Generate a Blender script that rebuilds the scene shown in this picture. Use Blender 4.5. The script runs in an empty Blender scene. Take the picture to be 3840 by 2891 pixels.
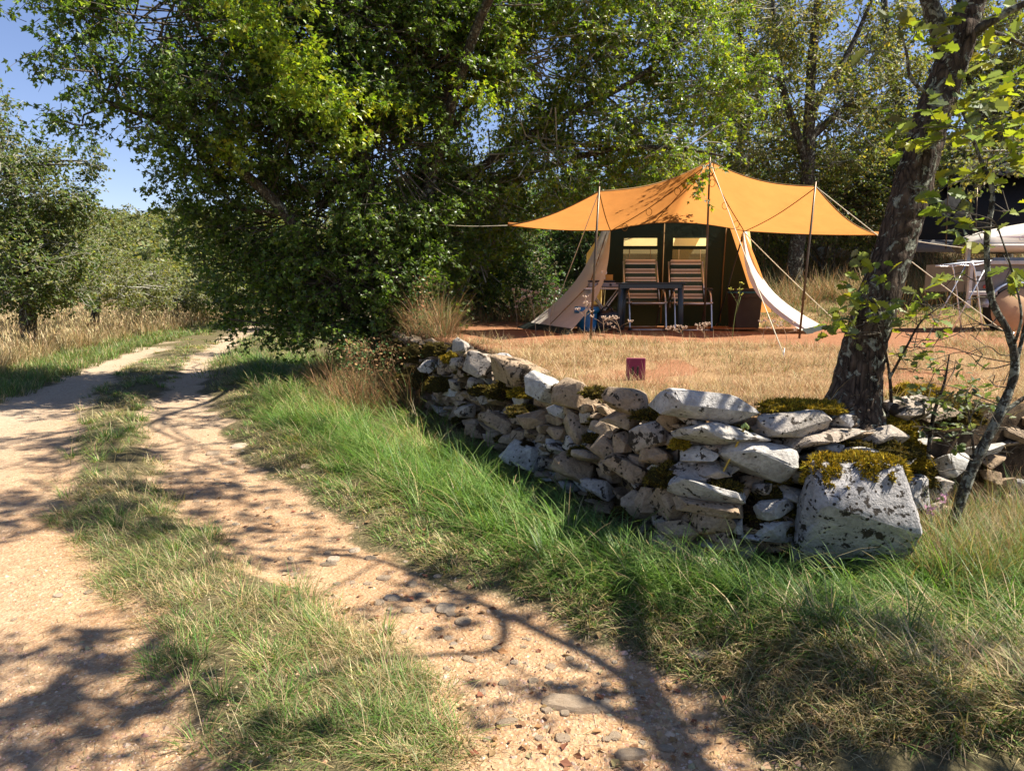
import bpy, bmesh, math, random
import numpy as np
from mathutils import Vector, Matrix, Euler, noise

R = math.radians
S = bpy.context.scene
COL = S.collection

# ---------------------------------------------------------------- camera, sky, sun, exposure
EYE = 1.6
FPX = 2692.0            # focal length in pixels of the 3840 px wide photograph
PITCH = R(7.73)
cam = bpy.data.objects.new('camera', bpy.data.cameras.new('camera'))
COL.objects.link(cam)
cam.location = (0, 0, EYE)
cam.rotation_euler = (R(90) - PITCH, 0, 0)
cam.data.sensor_width = 36
cam.data.lens = 36 * FPX / 3840
cam.data.clip_end = 3000
cam.data.clip_start = 0.05
S.camera = cam

SUN_EL = R(55)
SUN_AZ = R(-2)          # measured from +X (right of the camera); negative = slightly behind it
TO_SUN = Vector((math.cos(SUN_AZ) * math.cos(SUN_EL), math.sin(SUN_AZ) * math.cos(SUN_EL), math.sin(SUN_EL)))
W = bpy.data.worlds.new('World'); S.world = W; W.use_nodes = True
nt = W.node_tree; nt.nodes.clear()
sky = nt.nodes.new('ShaderNodeTexSky'); sky.sky_type = 'NISHITA'; sky.sun_disc = False
sky.sun_elevation = SUN_EL; sky.sun_rotation = R(90) - SUN_AZ
sky.altitude = 300; sky.air_density = 1.0; sky.dust_density = 0.0; sky.ozone_density = 1.6
bg = nt.nodes.new('ShaderNodeBackground'); bg.inputs[1].default_value = 0.06
wo = nt.nodes.new('ShaderNodeOutputWorld')
tint = nt.nodes.new('ShaderNodeMix'); tint.data_type = 'RGBA'; tint.blend_type = 'MULTIPLY'; tint.inputs[0].default_value = 1; tint.inputs[7].default_value = (1.0, .93, 1.06, 1)
nt.links.new(sky.outputs[0], tint.inputs[6]); nt.links.new(tint.outputs[2], bg.inputs[0]); nt.links.new(bg.outputs[0], wo.inputs[0])
sl = bpy.data.lights.new('sun', 'SUN'); sl.energy = 5.0; sl.angle = R(0.53); sl.color = (1.0, 0.93, 0.82)
so = bpy.data.objects.new('sun', sl); COL.objects.link(so)
so.rotation_euler = TO_SUN.to_track_quat('Z', 'Y').to_euler()
S.view_settings.view_transform = 'Standard'; S.view_settings.look = 'None'
S.view_settings.gamma = 1.0; S.view_settings.exposure = 1.4
S.view_settings.use_curve_mapping = False
S.cycles.max_bounces = 4; S.cycles.diffuse_bounces = 3; S.cycles.glossy_bounces = 1
S.cycles.transmission_bounces = 4; S.cycles.transparent_max_bounces = 8
S.cycles.caustics_reflective = False; S.cycles.caustics_refractive = False

# ---------------------------------------------------------------- pixel <-> place helpers
cp, sp = math.cos(PITCH), math.sin(PITCH)
def ray(px, py):
    u = (px - 1920) / FPX; v = -(py - 1445.5) / FPX
    return Vector((u, cp + v * sp, -sp + v * cp))
def at(px, py, Y):
    d = ray(px, py); t = Y / d.y
    return Vector((d.x * t, Y, EYE + d.z * t))
def gp(px, py, z=0.0):
    d = ray(px, py); t = (z - EYE) / d.z
    return Vector((d.x * t, d.y * t, z))

# ---------------------------------------------------------------- noise on arrays
def _h(ix, iy, seed):
    n = (ix.astype(np.int64) * 374761393 + iy.astype(np.int64) * 668265263 + seed * 974711) & 0x7fffffff
    n = ((n ^ (n >> 13)) * 1274126177) & 0x7fffffff
    return ((n ^ (n >> 16)) & 0xffff) / 65535.0
def vn(x, y, seed=0):
    x = np.asarray(x, float); y = np.asarray(y, float)
    ix = np.floor(x); iy = np.floor(y); fx = x - ix; fy = y - iy
    fx = fx * fx * (3 - 2 * fx); fy = fy * fy * (3 - 2 * fy)
    a = _h(ix, iy, seed); b = _h(ix + 1, iy, seed); c = _h(ix, iy + 1, seed); d = _h(ix + 1, iy + 1, seed)
    return (a * (1 - fx) + b * fx) * (1 - fy) + (c * (1 - fx) + d * fx) * fy
def fbm(x, y, seed=0, o=4):
    s = 0; a = 0.5; t = 0
    for k in range(o):
        s = s + a * vn(x * 2 ** k, y * 2 ** k, seed + k); t += a; a *= 0.5
    return s / t
def sst(a, b, x):
    t = np.clip((np.asarray(x, float) - a) / (b - a), 0, 1); return t * t * (3 - 2 * t)

# ---------------------------------------------------------------- object helpers
def tag(o, label=None, cat=None, group=None, kind=None):
    if label: o['label'] = label
    if cat: o['category'] = cat
    if group: o['group'] = group
    if kind: o['kind'] = kind
    return o
def thing(name, label, cat, loc=(0, 0, 0), rz=0.0, group=None):
    o = bpy.data.objects.new(name, None); COL.objects.link(o)
    o.location = loc; o.rotation_euler = (0, 0, rz); o.empty_display_size = 0.1
    return tag(o, label, cat, group)
def link(name, me, mat=None, parent=None, world=True, loc=None):
    o = bpy.data.objects.new(name, me); COL.objects.link(o)
    if mat is not None and len(me.materials) == 0: me.materials.append(mat)
    if loc is not None: o.location = loc
    if parent is not None:
        o.parent = parent
        if world:
            o.matrix_parent_inverse = Matrix.Translation(-Vector(parent.location)) if parent.type == 'EMPTY' else Matrix.Identity(4)
    return o
def np_mesh(name, V, F, colors=None, smooth=False):
    V = np.ascontiguousarray(V, dtype=np.float32); F = np.ascontiguousarray(F, dtype=np.int32)
    me = bpy.data.meshes.new(name)
    n, k = F.shape
    me.vertices.add(len(V)); me.vertices.foreach_set('co', V.ravel())
    me.loops.add(n * k); me.loops.foreach_set('vertex_index', F.ravel())
    me.polygons.add(n)
    me.polygons.foreach_set('loop_start', np.arange(0, n * k, k, dtype=np.int32))
    try: me.polygons.foreach_set('loop_total', np.full(n, k, dtype=np.int32))
    except Exception: pass
    if colors is not None:
        a = me.color_attributes.new('col', 'FLOAT_COLOR', 'POINT')
        c = np.ones((len(V), 4), np.float32); c[:, :3] = colors
        a.data.foreach_set('color', c.ravel())
    me.update(calc_edges=True)
    me.polygons.foreach_set('use_smooth', np.full(n, bool(smooth)))
    return me

class MB:
    """collects boxes, tubes, sheets; build() links them as one mesh object"""
    def __init__(s): s.v = []; s.f = []; s.sm = []
    def add(s, vs, fs, smooth=False):
        b = len(s.v); s.v += [tuple(p) for p in vs]; s.f += [tuple(i + b for i in q) for q in fs]; s.sm += [smooth] * len(fs); return s
    def box(s, c, d, rot=None, bev=0.0):
        hx, hy, hz = d[0] / 2, d[1] / 2, d[2] / 2
        M = Matrix.Translation(Vector(c)) @ (rot.to_4x4() if rot is not None else Matrix.Identity(4))
        b = min(bev, hx * .9, hy * .9, hz * .9)
        if b <= 0:
            vs = [M @ Vector((x, y, z)) for z in (-hz, hz) for y in (-hy, hy) for x in (-hx, hx)]
            return s.add(vs, [(0, 2, 3, 1), (4, 5, 7, 6), (0, 1, 5, 4), (2, 6, 7, 3), (0, 4, 6, 2), (1, 3, 7, 5)])
        vs = []; idx = {}
        for sx in (-1, 1):
            for sy in (-1, 1):
                for sz in (-1, 1):
                    for a in range(3):
                        p = [sx * (hx - b), sy * (hy - b), sz * (hz - b)]
                        p[a] = (sx * hx, sy * hy, sz * hz)[a]
                        idx[(sx, sy, sz, a)] = len(vs); vs.append(M @ Vector(p))
        fs = []
        for a in range(3):
            o1, o2 = [i for i in range(3) if i != a]
            for sg in (-1, 1):
                q = []
                for s1, s2 in ((-1, -1), (1, -1), (1, 1), (-1, 1)):
                    k = [0, 0, 0]; k[a] = sg; k[o1] = s1; k[o2] = s2; q.append(idx[(*k, a)])
                fs.append(tuple(q))
            for s1 in (-1, 1):
                for s2 in (-1, 1):
                    k = [0, 0, 0]; k[o1] = s1; k[o2] = s2
                    q = []
                    for sg, ax in ((-1, o1), (-1, o2), (1, o2), (1, o1)):
                        kk = list(k); kk[a] = sg; q.append(idx[(*kk, ax)])
                    fs.append(tuple(q))
        for sx in (-1, 1):
            for sy in (-1, 1):
                for sz in (-1, 1): fs.append(tuple(idx[(sx, sy, sz, a)] for a in range(3)))
        return s.add(vs, fs)
    def tube(s, pts, rad, n=8, cap=True, smooth=True):
        V, F = tube_np(pts, rad, n); k = len(pts)
        fs = [tuple(q) for q in F]
        if cap: fs += [tuple(range(n - 1, -1, -1)), tuple((k - 1) * n + i for i in range(n))]
        return s.add(V, fs, smooth)
    def grid(s, P, smooth=True):
        m, n = len(P), len(P[0])
        return s.add([p for r in P for p in r], [(i * n + j, i * n + j + 1, (i + 1) * n + j + 1, (i + 1) * n + j) for i in range(m - 1) for j in range(n - 1)], smooth)
    def disc(s, c, r, axis='y', n=24, r0=0.0):
        c = Vector(c); vs = []
        def P(rr, a):
            x, z = rr * math.cos(a), rr * math.sin(a)
            return c + (Vector((x, 0, z)) if axis == 'y' else Vector((0, x, z)) if axis == 'x' else Vector((x, z, 0)))
        if r0 <= 0: return s.add([P(r, 2 * math.pi * i / n) for i in range(n)], [tuple(range(n))])
        vs = [P(r, 2 * math.pi * i / n) for i in range(n)] + [P(r0, 2 * math.pi * i / n) for i in range(n)]
        return s.add(vs, [(i, (i + 1) % n, n + (i + 1) % n, n + i) for i in range(n)])
    def lathe(s, c, prof, n=20, axis='z', smooth=True):
        c = Vector(c); vs = []
        for r, h in prof:
            for i in range(n):
                a = 2 * math.pi * i / n; x, y = r * math.cos(a), r * math.sin(a)
                vs.append(c + (Vector((x, y, h)) if axis == 'z' else Vector((x, h, y))))
        fs = [(k * n + i, k * n + (i + 1) % n, (k + 1) * n + (i + 1) % n, (k + 1) * n + i) for k in range(len(prof) - 1) for i in range(n)]
        return s.add(vs, fs, smooth)
    def build(s, name, mat, parent=None, world=True, thick=0.0):
        me = bpy.data.meshes.new(name); me.from_pydata([tuple(p) for p in s.v], [], s.f); me.update()
        me.polygons.foreach_set('use_smooth', s.sm)
        o = link(name, me, mat, parent, world)
        if thick:
            m = o.modifiers.new('t', 'SOLIDIFY'); m.thickness = thick; m.offset = 0
        return o

def tube_np(pts, rad, n=8):
    P = [Vector(p) for p in pts]; k = len(P)
    rad = [rad] * k if isinstance(rad, (int, float)) else list(rad)
    V = []; up = None
    for i in range(k):
        t = (P[min(i + 1, k - 1)] - P[max(i - 1, 0)])
        if t.length < 1e-9: t = Vector((0, 0, 1))
        t.normalize()
        if up is None: up = t.orthogonal().normalized()
        up = (up - t * up.dot(t))
        up = up.normalized() if up.length > 1e-6 else t.orthogonal().normalized()
        b = t.cross(up)
        for j in range(n):
            a = 2 * math.pi * j / n
            V.append(P[i] + (up * math.cos(a) + b * math.sin(a)) * rad[i])
    F = [(i * n + j, i * n + (j + 1) % n, (i + 1) * n + (j + 1) % n, (i + 1) * n + j) for i in range(k - 1) for j in range(n)]
    return V, F
def smooth_pts(pts, sub=6):
    """Catmull-Rom through points"""
    P = [Vector(p) for p in pts]; out = []
    for i in range(len(P) - 1):
        p0 = P[max(i - 1, 0)]; p1 = P[i]; p2 = P[i + 1]; p3 = P[min(i + 2, len(P) - 1)]
        for k in range(sub):
            t = k / sub
            out.append(0.5 * ((2 * p1) + (p2 - p0) * t + (2 * p0 - 5 * p1 + 4 * p2 - p3) * t * t + (3 * p1 - p0 - 3 * p2 + p3) * t ** 3))
    out.append(P[-1]); return out

# ---------------------------------------------------------------- materials
class NT:
    def __init__(s, name):
        s.m = bpy.data.materials.new(name); s.m.use_nodes = True; s.t = s.m.node_tree; s.t.nodes.clear()
        s.out = s.t.nodes.new('ShaderNodeOutputMaterial')
    def n(s, typ, **k):
        x = s.t.nodes.new(typ)
        for a, b in k.items(): setattr(x, a, b)
        return x
    def l(s, a, b): s.t.links.new(a, b)
    def set(s, sock, v):
        if hasattr(v, 'is_output') or isinstance(v, bpy.types.NodeSocket): s.l(v, sock)
        else: sock.default_value = (*v, 1) if isinstance(v, tuple) and len(v) == 3 and sock.type == 'RGBA' else v
    def coord(s, kind='Object', scale=(1, 1, 1), rnd=False):
        tc = s.n('ShaderNodeTexCoord'); mp = s.n('ShaderNodeMapping'); mp.inputs['Scale'].default_value = scale
        s.l(tc.outputs[kind], mp.inputs['Vector'])
        if rnd:
            oi = s.n('ShaderNodeObjectInfo'); vm = s.n('ShaderNodeVectorMath', operation='SCALE'); vm.inputs[0].default_value = (37, 53, 71)
            s.l(oi.outputs['Random'], vm.inputs['Scale']); s.l(vm.outputs[0], mp.inputs['Location'])
        return mp.outputs[0]
    def noise(s, vec, scale=5, detail=4, rough=.55, dist=0):
        x = s.n('ShaderNodeTexNoise'); s.l(vec, x.inputs['Vector']); x.inputs['Scale'].default_value = scale
        x.inputs['Detail'].default_value = detail; x.inputs['Roughness'].default_value = rough; x.inputs['Distortion'].default_value = dist
        return x.outputs['Fac']
    def voro(s, vec, scale=5, feature='F1', out='Distance'):
        x = s.n('ShaderNodeTexVoronoi', feature=feature); s.l(vec, x.inputs['Vector']); x.inputs['Scale'].default_value = scale
        return x.outputs[out]
    def ramp(s, fac, stops):
        x = s.n('ShaderNodeValToRGB'); s.l(fac, x.inputs[0]); e = x.color_ramp.elements
        while len(e) < len(stops): e.new(0.5)
        for i, (p, c) in enumerate(stops):
            e[i].position = p; e[i].color = (*c, 1) if isinstance(c, tuple) else (c, c, c, 1)
        return x.outputs[0]
    def mix(s, f, a, b, mode='MIX'):
        x = s.n('ShaderNodeMix', data_type='RGBA', blend_type=mode)
        s.set(x.inputs['Factor'], f); s.set(x.inputs[6], a); s.set(x.inputs[7], b); return x.outputs[2]
    def math(s, op, a, b=0.0, clamp=False):
        x = s.n('ShaderNodeMath', operation=op, use_clamp=clamp); s.set(x.inputs[0], a); s.set(x.inputs[1], b); return x.outputs[0]
    def attr(s, name='col'):
        x = s.n('ShaderNodeAttribute', attribute_name=name); return x
    def bump(s, h, strength=.5, dist=.02, nrm=None):
        x = s.n('ShaderNodeBump'); x.inputs['Strength'].default_value = strength; x.inputs['Distance'].default_value = dist
        s.l(h, x.inputs['Height'])
        if nrm is not None: s.l(nrm, x.inputs['Normal'])
        return x.outputs[0]
    def bsdf(s, color, rough=.8, nrm=None, spec=.3, metal=0.0, transl=0.0, tcol=None):
        b = s.n('ShaderNodeBsdfPrincipled')
        s.set(b.inputs['Base Color'], color); s.set(b.inputs['Roughness'], rough)
        b.inputs['Specular IOR Level'].default_value = spec; b.inputs['Metallic'].default_value = metal
        if nrm is not None: s.l(nrm, b.inputs['Normal'])
        o = b.outputs[0]
        if transl > 0:
            t = s.n('ShaderNodeBsdfTranslucent'); s.set(t.inputs[0], tcol if tcol is not None else color)
            if nrm is not None: s.l(nrm, t.inputs['Normal'])
            mx = s.n('ShaderNodeMixShader'); mx.inputs[0].default_value = transl
            s.l(o, mx.inputs[1]); s.l(t.outputs[0], mx.inputs[2]); o = mx.outputs[0]
        s.l(o, s.out.inputs[0]); return s.m
def plain(name, c, rough=.6, spec=.4, metal=0.0, var=.12, scale=8, bump=.05, transl=0.0):
    t = NT(name); v = t.coord('Object'); f = t.noise(v, scale, 5)
    lo = tuple(x * (1 - var) for x in c); hi = tuple(min(1, x * (1 + var)) for x in c)
    col = t.ramp(f, [(.3, lo), (.7, hi)])
    return t.bsdf(col, rough, t.bump(t.noise(v, scale * 6, 3), bump, .01), spec, metal, transl)

def leaf_mat(name, transl=.42, rough=.42, tc=(1.25, 1.3, .55), spec=.45):
    t = NT(name); a = t.attr('col')
    tcol = t.mix(1.0, a.outputs['Color'], tc, 'MULTIPLY')
    return t.bsdf(a.outputs['Color'], rough, None, spec, 0, transl, tcol)
M_LEAF = leaf_mat('leaf', .48, .38, (1.3, 1.35, .5), .5)
M_OAKLEAF = leaf_mat('oak_leaf', .45, .5, (1.35, 1.3, .5), .35)
M_GRASS = leaf_mat('grass_blade', .35, .5, (1.1, 1.2, .6), .3)
M_DRY = leaf_mat('dry_stalk', .3, .7, (1.05, 1, .85), .15)
M_MOSS = leaf_mat('moss', .2, .9, (1.1, 1.05, .5), .05)

def bark_mat(name, dark, mid, lich=(.36, .37, .29), lichen=.58, s=1.0):
    t = NT(name); v0 = t.coord('Object', (s, s, s * .30))
    nz = t.n('ShaderNodeTexNoise'); t.l(v0, nz.inputs['Vector']); nz.inputs['Scale'].default_value = 11; nz.inputs['Detail'].default_value = 4
    ad = t.n('ShaderNodeVectorMath', operation='MULTIPLY_ADD'); t.l(nz.outputs['Color'], ad.inputs[0]); ad.inputs[1].default_value = (.09, .09, .09); t.l(v0, ad.inputs[2])
    v = ad.outputs[0]
    cr = t.voro(v, 26, 'DISTANCE_TO_EDGE'); f = t.noise(v, 34, 7, .7); f2 = t.noise(v0, 9, 4)
    h = t.math('ADD', t.math('MULTIPLY', cr, .9), t.math('MULTIPLY', f, .75))
    c = t.ramp(t.math('ADD', h, t.math('MULTIPLY', t.math('SUBTRACT', f2, .5), .35)), [(.28, dark), (.75, mid)])
    v2 = t.coord('Object'); ln = t.noise(v2, 13 * s, 8, .72, .8)
    lm = t.ramp(ln, [(lichen, 0.0), (lichen + .03, 1.0)])
    lc = t.ramp(t.noise(v2, 60, 4), [(.35, tuple(x * .5 for x in lich)), (.65, lich)])
    c2 = t.mix(lm, c, lc)
    hh = t.math('ADD', h, t.math('MULTIPLY', lm, .2))
    return t.bsdf(c2, .9, t.bump(hh, .9, .03), .12)
M_BARK_OAK = bark_mat('oak_bark', (.012, .009, .007), (.125, .09, .065), lichen=.55)
M_BARK = bark_mat('grey_bark', (.02, .017, .013), (.13, .11, .085), lichen=.55)
M_TWIG = plain('twig_bark', (.10, .085, .065), .9, .1, var=.5, scale=6)
M_LICHTWIG = plain('lichen_twig', (.30, .29, .23), .95, .05, var=.5, scale=9)

# ================================================================ terrain
def line_fn(pix, extra_near=None, extra_far=None):
    P = [gp(x, y) for x, y in pix]
    ys = [p.y for p in P]; xs = [p.x for p in P]
    if extra_near: ys = [e[1] for e in extra_near] + ys; xs = [e[0] for e in extra_near] + xs
    if extra_far: ys += [e[1] for e in extra_far]; xs += [e[0] for e in extra_far]
    o = np.argsort(ys); ys = np.array(ys)[o]; xs = np.array(xs)[o]
    def f(y):
        yy = np.asarray(y, float)
        # light smoothing of the polyline
        return (np.interp(yy * .92, ys, xs) + np.interp(yy, ys, xs) * 2 + np.interp(yy * 1.08, ys, xs)) / 4
    return f
FARR = [(-8.2, 36), (-3, 48), (12, 64), (40, 80)]
def off(d): return [(x + d, y) for x, y in FARR]
road_l = line_fn([(0, 1495), (180, 1428), (420, 1338), (600, 1284), (781, 1248), (925, 1218)], [(-2.9, 1.0), (-4.1, 3.5), (-5.3, 5.0), (-6.7, 7.5)], off(-2.4))
strip_l = line_fn([(720, 2891), (500, 2500), (500, 2300), (330, 2120), (250, 1950), (240, 1800), (250, 1600), (330, 1450), (500, 1350), (640, 1280), (800, 1240)], [(-.75, 1.0)], off(-1.5))
strip_r = line_fn([(1750, 2891), (1620, 2500), (1330, 2300), (1000, 2100), (740, 1950), (640, 1800), (560, 1600), (640, 1450), (720, 1350), (850, 1280), (900, 1240)], [(.1, 1.0)], off(-1.0))
road_r = line_fn([(3000, 2891), (2480, 2500), (2030, 2300), (1580, 2100), (1320, 1950), (1060, 1800), (850, 1600), (770, 1450), (800, 1350), (910, 1280), (960, 1240)], [(1.3, 1.0)], off(0))

# foot of the dry stone wall, far to near to right
WALL = [(-1.0, 26.0), (-3.2, 17.5)] + [tuple(gp(x, y)[:2]) for x, y in [(1400, 1425), (1500, 1500), (1626, 1560), (1771, 1660), (1950, 1790), (2150, 1900), (2400, 2040), (2560, 2100), (2900, 2110), (3300, 2050), (3620, 1950), (4300, 1880)]] + [(9.0, 5.6), (30, 7.5), (400, 20)]
WP = np.array(WALL)
def wall_d(x, y):
    """signed distance to the wall line, positive on the terrace side"""
    x = np.asarray(x, float); y = np.asarray(y, float)
    best = np.full(x.shape, 1e9); sg = np.ones(x.shape)
    for i in range(len(WP) - 1):
        a = WP[i]; d = WP[i + 1] - a; L = (d ** 2).sum()
        t = np.clip(((x - a[0]) * d[0] + (y - a[1]) * d[1]) / L, 0, 1)
        qx = x - a[0] - t * d[0]; qy = y - a[1] - t * d[1]
        dd = np.hypot(qx, qy); cr = d[0] * (y - a[1]) - d[1] * (x - a[0])
        u = dd < best - 1e-9
        best = np.where(u, dd, best); sg = np.where(u, np.where(cr > 0, 1.0, -1.0), sg)
    return best * sg
def terrace_z(x, y):
    z = .76 + .17 * sst(5.0, 8.5, y - .3 * np.maximum(x - 1, 0)) + (fbm(x * .8, y * .8, 3) - .5) * .06
    z = z + sst(3, 6, x) * (sst(12.5, 16.5, y) * .45 + sst(16, 26, y) * 3.0)
    z = z + sst(12, 30, y) * .5
    return z
def low_z(x, y):
    rl = road_l(y); rr = road_r(y); s1 = strip_l(y); s2 = strip_r(y)
    inr = sst(-.25, .1, x - rl) * sst(-.25, .1, rr - x)
    ins = sst(0, .3, x - s1) * sst(0, .3, s2 - x)
    z = -.045 * inr + .05 * ins * inr
    z = z + (fbm(x * 1.3, y * 1.3, 11) - .5) * .05
    z = z + sst(0, 2.5, rl - x) * .12 + sst(2, 8, rl - x) * .25
    z = z + sst(0, .6, x - rr) * .05 - sst(.9, 2.0, x - rr) * .10
    return z
def hill_z(x, y):
    return 15.5 * sst(62, 170, y + .12 * x) * (.85 + .3 * fbm(x * .012, y * .01, 5))
def ground_z(x, y):
    x = np.asarray(x, float); y = np.asarray(y, float)
    d = wall_d(x, y)
    t = sst(.22, .40, d) * sst(60, 30, y)
    lo = low_z(x, y)
    return lo * (1 - t) + terrace_z(x, y) * t + hill_z(x, y) + (fbm(x * 6, y * 6, 21) - .5) * .018 * sst(30, 10, y)
def ghit(px, py):
    """where the sight line through a pixel meets the ground"""
    d = ray(px, py); ts = np.concatenate([np.linspace(1.5, 30, 1500), np.linspace(30, 80, 200)])
    X, Y, Z = d.x * ts, d.y * ts, EYE + d.z * ts
    i = int(np.argmax(Z < ground_z(X, Y))); return Vector((X[i], Y[i], float(ground_z(X[i:i + 1], Y[i:i + 1])[0])))
def gz(x, y): return float(ground_z(np.array([x]), np.array([y]))[0])

def axis(a, b, fine_lo, fine_hi, h, grow):
    c = list(np.arange(fine_lo, fine_hi + 1e-6, h))
    s = h; v = c[-1]
    while v < b: s *= grow; v += s; c.append(v)
    s = h; v = c[0]; pre = []
    while v > a: s *= grow; v -= s; pre.append(v)
    return np.array(pre[::-1] + c)
gx = axis(-900, 900, -4.2, 4.4, .055, 1.09)
gy = axis(-300, 1500, 1.6, 11.5, .06, 1.045)
GX, GY = np.meshgrid(gx, gy)
GZ = ground_z(GX.ravel(), GY.ravel())
V = np.stack([GX.ravel(), GY.ravel(), GZ], 1)
nx, ny = len(gx), len(gy)
I = np.arange(nx * ny).reshape(ny, nx)
F = np.stack([I[:-1, :-1], I[:-1, 1:], I[1:, 1:], I[1:, :-1]], -1).reshape(-1, 4)
x, y = V[:, 0], V[:, 1]
wob = (fbm(x * 2.2, y * 2.2, 31) - .5) * .55
inroad = sst(-.12, .18, x - road_l(y) + wob) * sst(-.15, .25, road_r(y) - x + wob)
instrip = sst(-.1, .25, x - strip_l(y) + wob) * sst(-.1, .25, strip_r(y) - x + wob * 1.2)
dirt = inroad * (1 - .8 * instrip)
dd = wall_d(x, y)
terr = sst(.15, .4, dd)
wood = np.clip(sst(13.5, 17, y) * terr + sst(40, 60, y) + sst(3.5, 6, road_l(y) - x) * sst(6, 10, y), 0, 1)
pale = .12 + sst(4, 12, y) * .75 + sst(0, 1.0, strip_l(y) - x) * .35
def ground_mat():
    t = NT('ground_cover'); v = t.coord('Object')
    a = t.attr('col'); sep = t.n('ShaderNodeSeparateColor'); t.l(a.outputs['Color'], sep.inputs[0])
    b = t.attr('col2'); sep2 = t.n('ShaderNodeSeparateColor'); t.l(b.outputs['Color'], sep2.inputs[0])
    n1 = t.noise(v, 1.7, 6, .6); n2 = t.noise(v, 28, 5, .7); n3 = t.noise(v, 120, 3, .7)
    vo = t.voro(v, 55, 'F1', 'Color'); vd = t.voro(v, 55)
    # stony earth of the track: ochre fines with pale limestone grit
    fines = t.ramp(n1, [(.3, (.31, .16, .072)), (.52, (.40, .24, .125)), (.72, (.46, .315, .19))])
    grit = t.ramp(t.n('ShaderNodeSeparateColor').outputs[0] if False else n2, [(.42, (.26, .14, .062)), (.62, (.46, .325, .19))])
    track = t.mix(.45, fines, grit)
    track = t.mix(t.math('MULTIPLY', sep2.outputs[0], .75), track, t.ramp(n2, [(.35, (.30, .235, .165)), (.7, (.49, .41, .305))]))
    spk = t.ramp(vd, [(.16, 1.0), (.30, 0.0)])
    track = t.mix(t.math('MULTIPLY', spk, .55), track, (.48, .37, .26))
    # soil under the grass
    soil = t.ramp(n2, [(.3, (.06, .05, .025)), (.7, (.17, .14, .07))])
    # dry terrace: straw litter over red earth
    dry = t.ramp(t.noise(v, 60, 5, .75), [(.3, (.17, .10, .05)), (.55, (.29, .18, .09)), (.75, (.38, .28, .15))])
    bare = t.ramp(n2, [(.3, (.19, .085, .042)), (.7, (.31, .155, .08))])
    dry = t.mix(t.ramp(t.math('ADD', sep2.outputs[1], t.math('MULTIPLY', t.math('SUBTRACT', n1, .5), .7)), [(.35, 0.0), (.6, 1.0)]), dry, bare)
    wd = t.ramp(n2, [(.3, (.055, .042, .025)), (.7, (.16, .12, .06))])
    c = t.mix(sep.outputs[2], soil, dry)
    c = t.mix(sep2.outputs[2], c, wd)
    c = t.mix(t.ramp(t.math('ADD', sep.outputs[0], t.math('MULTIPLY', t.math('SUBTRACT', n2, .5), .5)), [(.3, 0.0), (.65, 1.0)]), c, track)
    h = t.math('ADD', t.math('MULTIPLY', n3, .5), t.math('ADD', n2, t.math('MULTIPLY', t.math('SUBTRACT', .35, vd), .9)))
    return t.bsdf(c, .95, t.bump(h, .55, .02), .1)
M_GROUND = ground_mat()
# worn red earth round the tent
bare = sst(3.0, 1.6, np.hypot((x - 2.6) / 1.9, (y - 11.4) * .9)) * .9
bare = np.clip(bare + .5 * sst(2.4, 1.0, np.hypot((x - 6.6) / 1.5, y - 9.4)), 0, 1)
bare = np.clip(bare + .75 * sst(.50, .62, fbm(x * .8, y * .8, 77)) * sst(5, 6.5, y), 0, 1)
C1 = np.stack([dirt, instrip, terr], 1); C2 = np.stack([np.clip(pale, 0, 1), bare, wood], 1)
fc = V[F].mean(1)
f_road = (fc[:, 0] > road_l(fc[:, 1])) & (fc[:, 0] < road_r(fc[:, 1])) & (fc[:, 1] < 80) & (fc[:, 1] > -40)
f_terr = (wall_d(fc[:, 0], fc[:, 1]) > .12) & (fc[:, 1] < 45) & (np.abs(fc[:, 0]) < 60)
f_hill = (fc[:, 1] > 58) & ~f_road
def sub_ground(name, mask):
    f = F[mask]; u, inv = np.unique(f, return_inverse=True)
    me = np_mesh(name, V[u], inv.reshape(f.shape), C1[u], True)
    at2 = me.color_attributes.new('col2', 'FLOAT_COLOR', 'POINT')
    c = np.ones((len(u), 4), np.float32); c[:, :3] = C2[u]; at2.data.foreach_set('color', c.ravel())
    o = link(name, me, M_GROUND); tag(o, kind='structure'); return o
track_o = sub_ground('dirt_track', f_road)
sub_ground('campsite_ground', f_terr & ~f_road)
sub_ground('hill', f_hill)
sub_ground('grass_verge', ~f_road & ~f_terr & ~f_hill)

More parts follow.
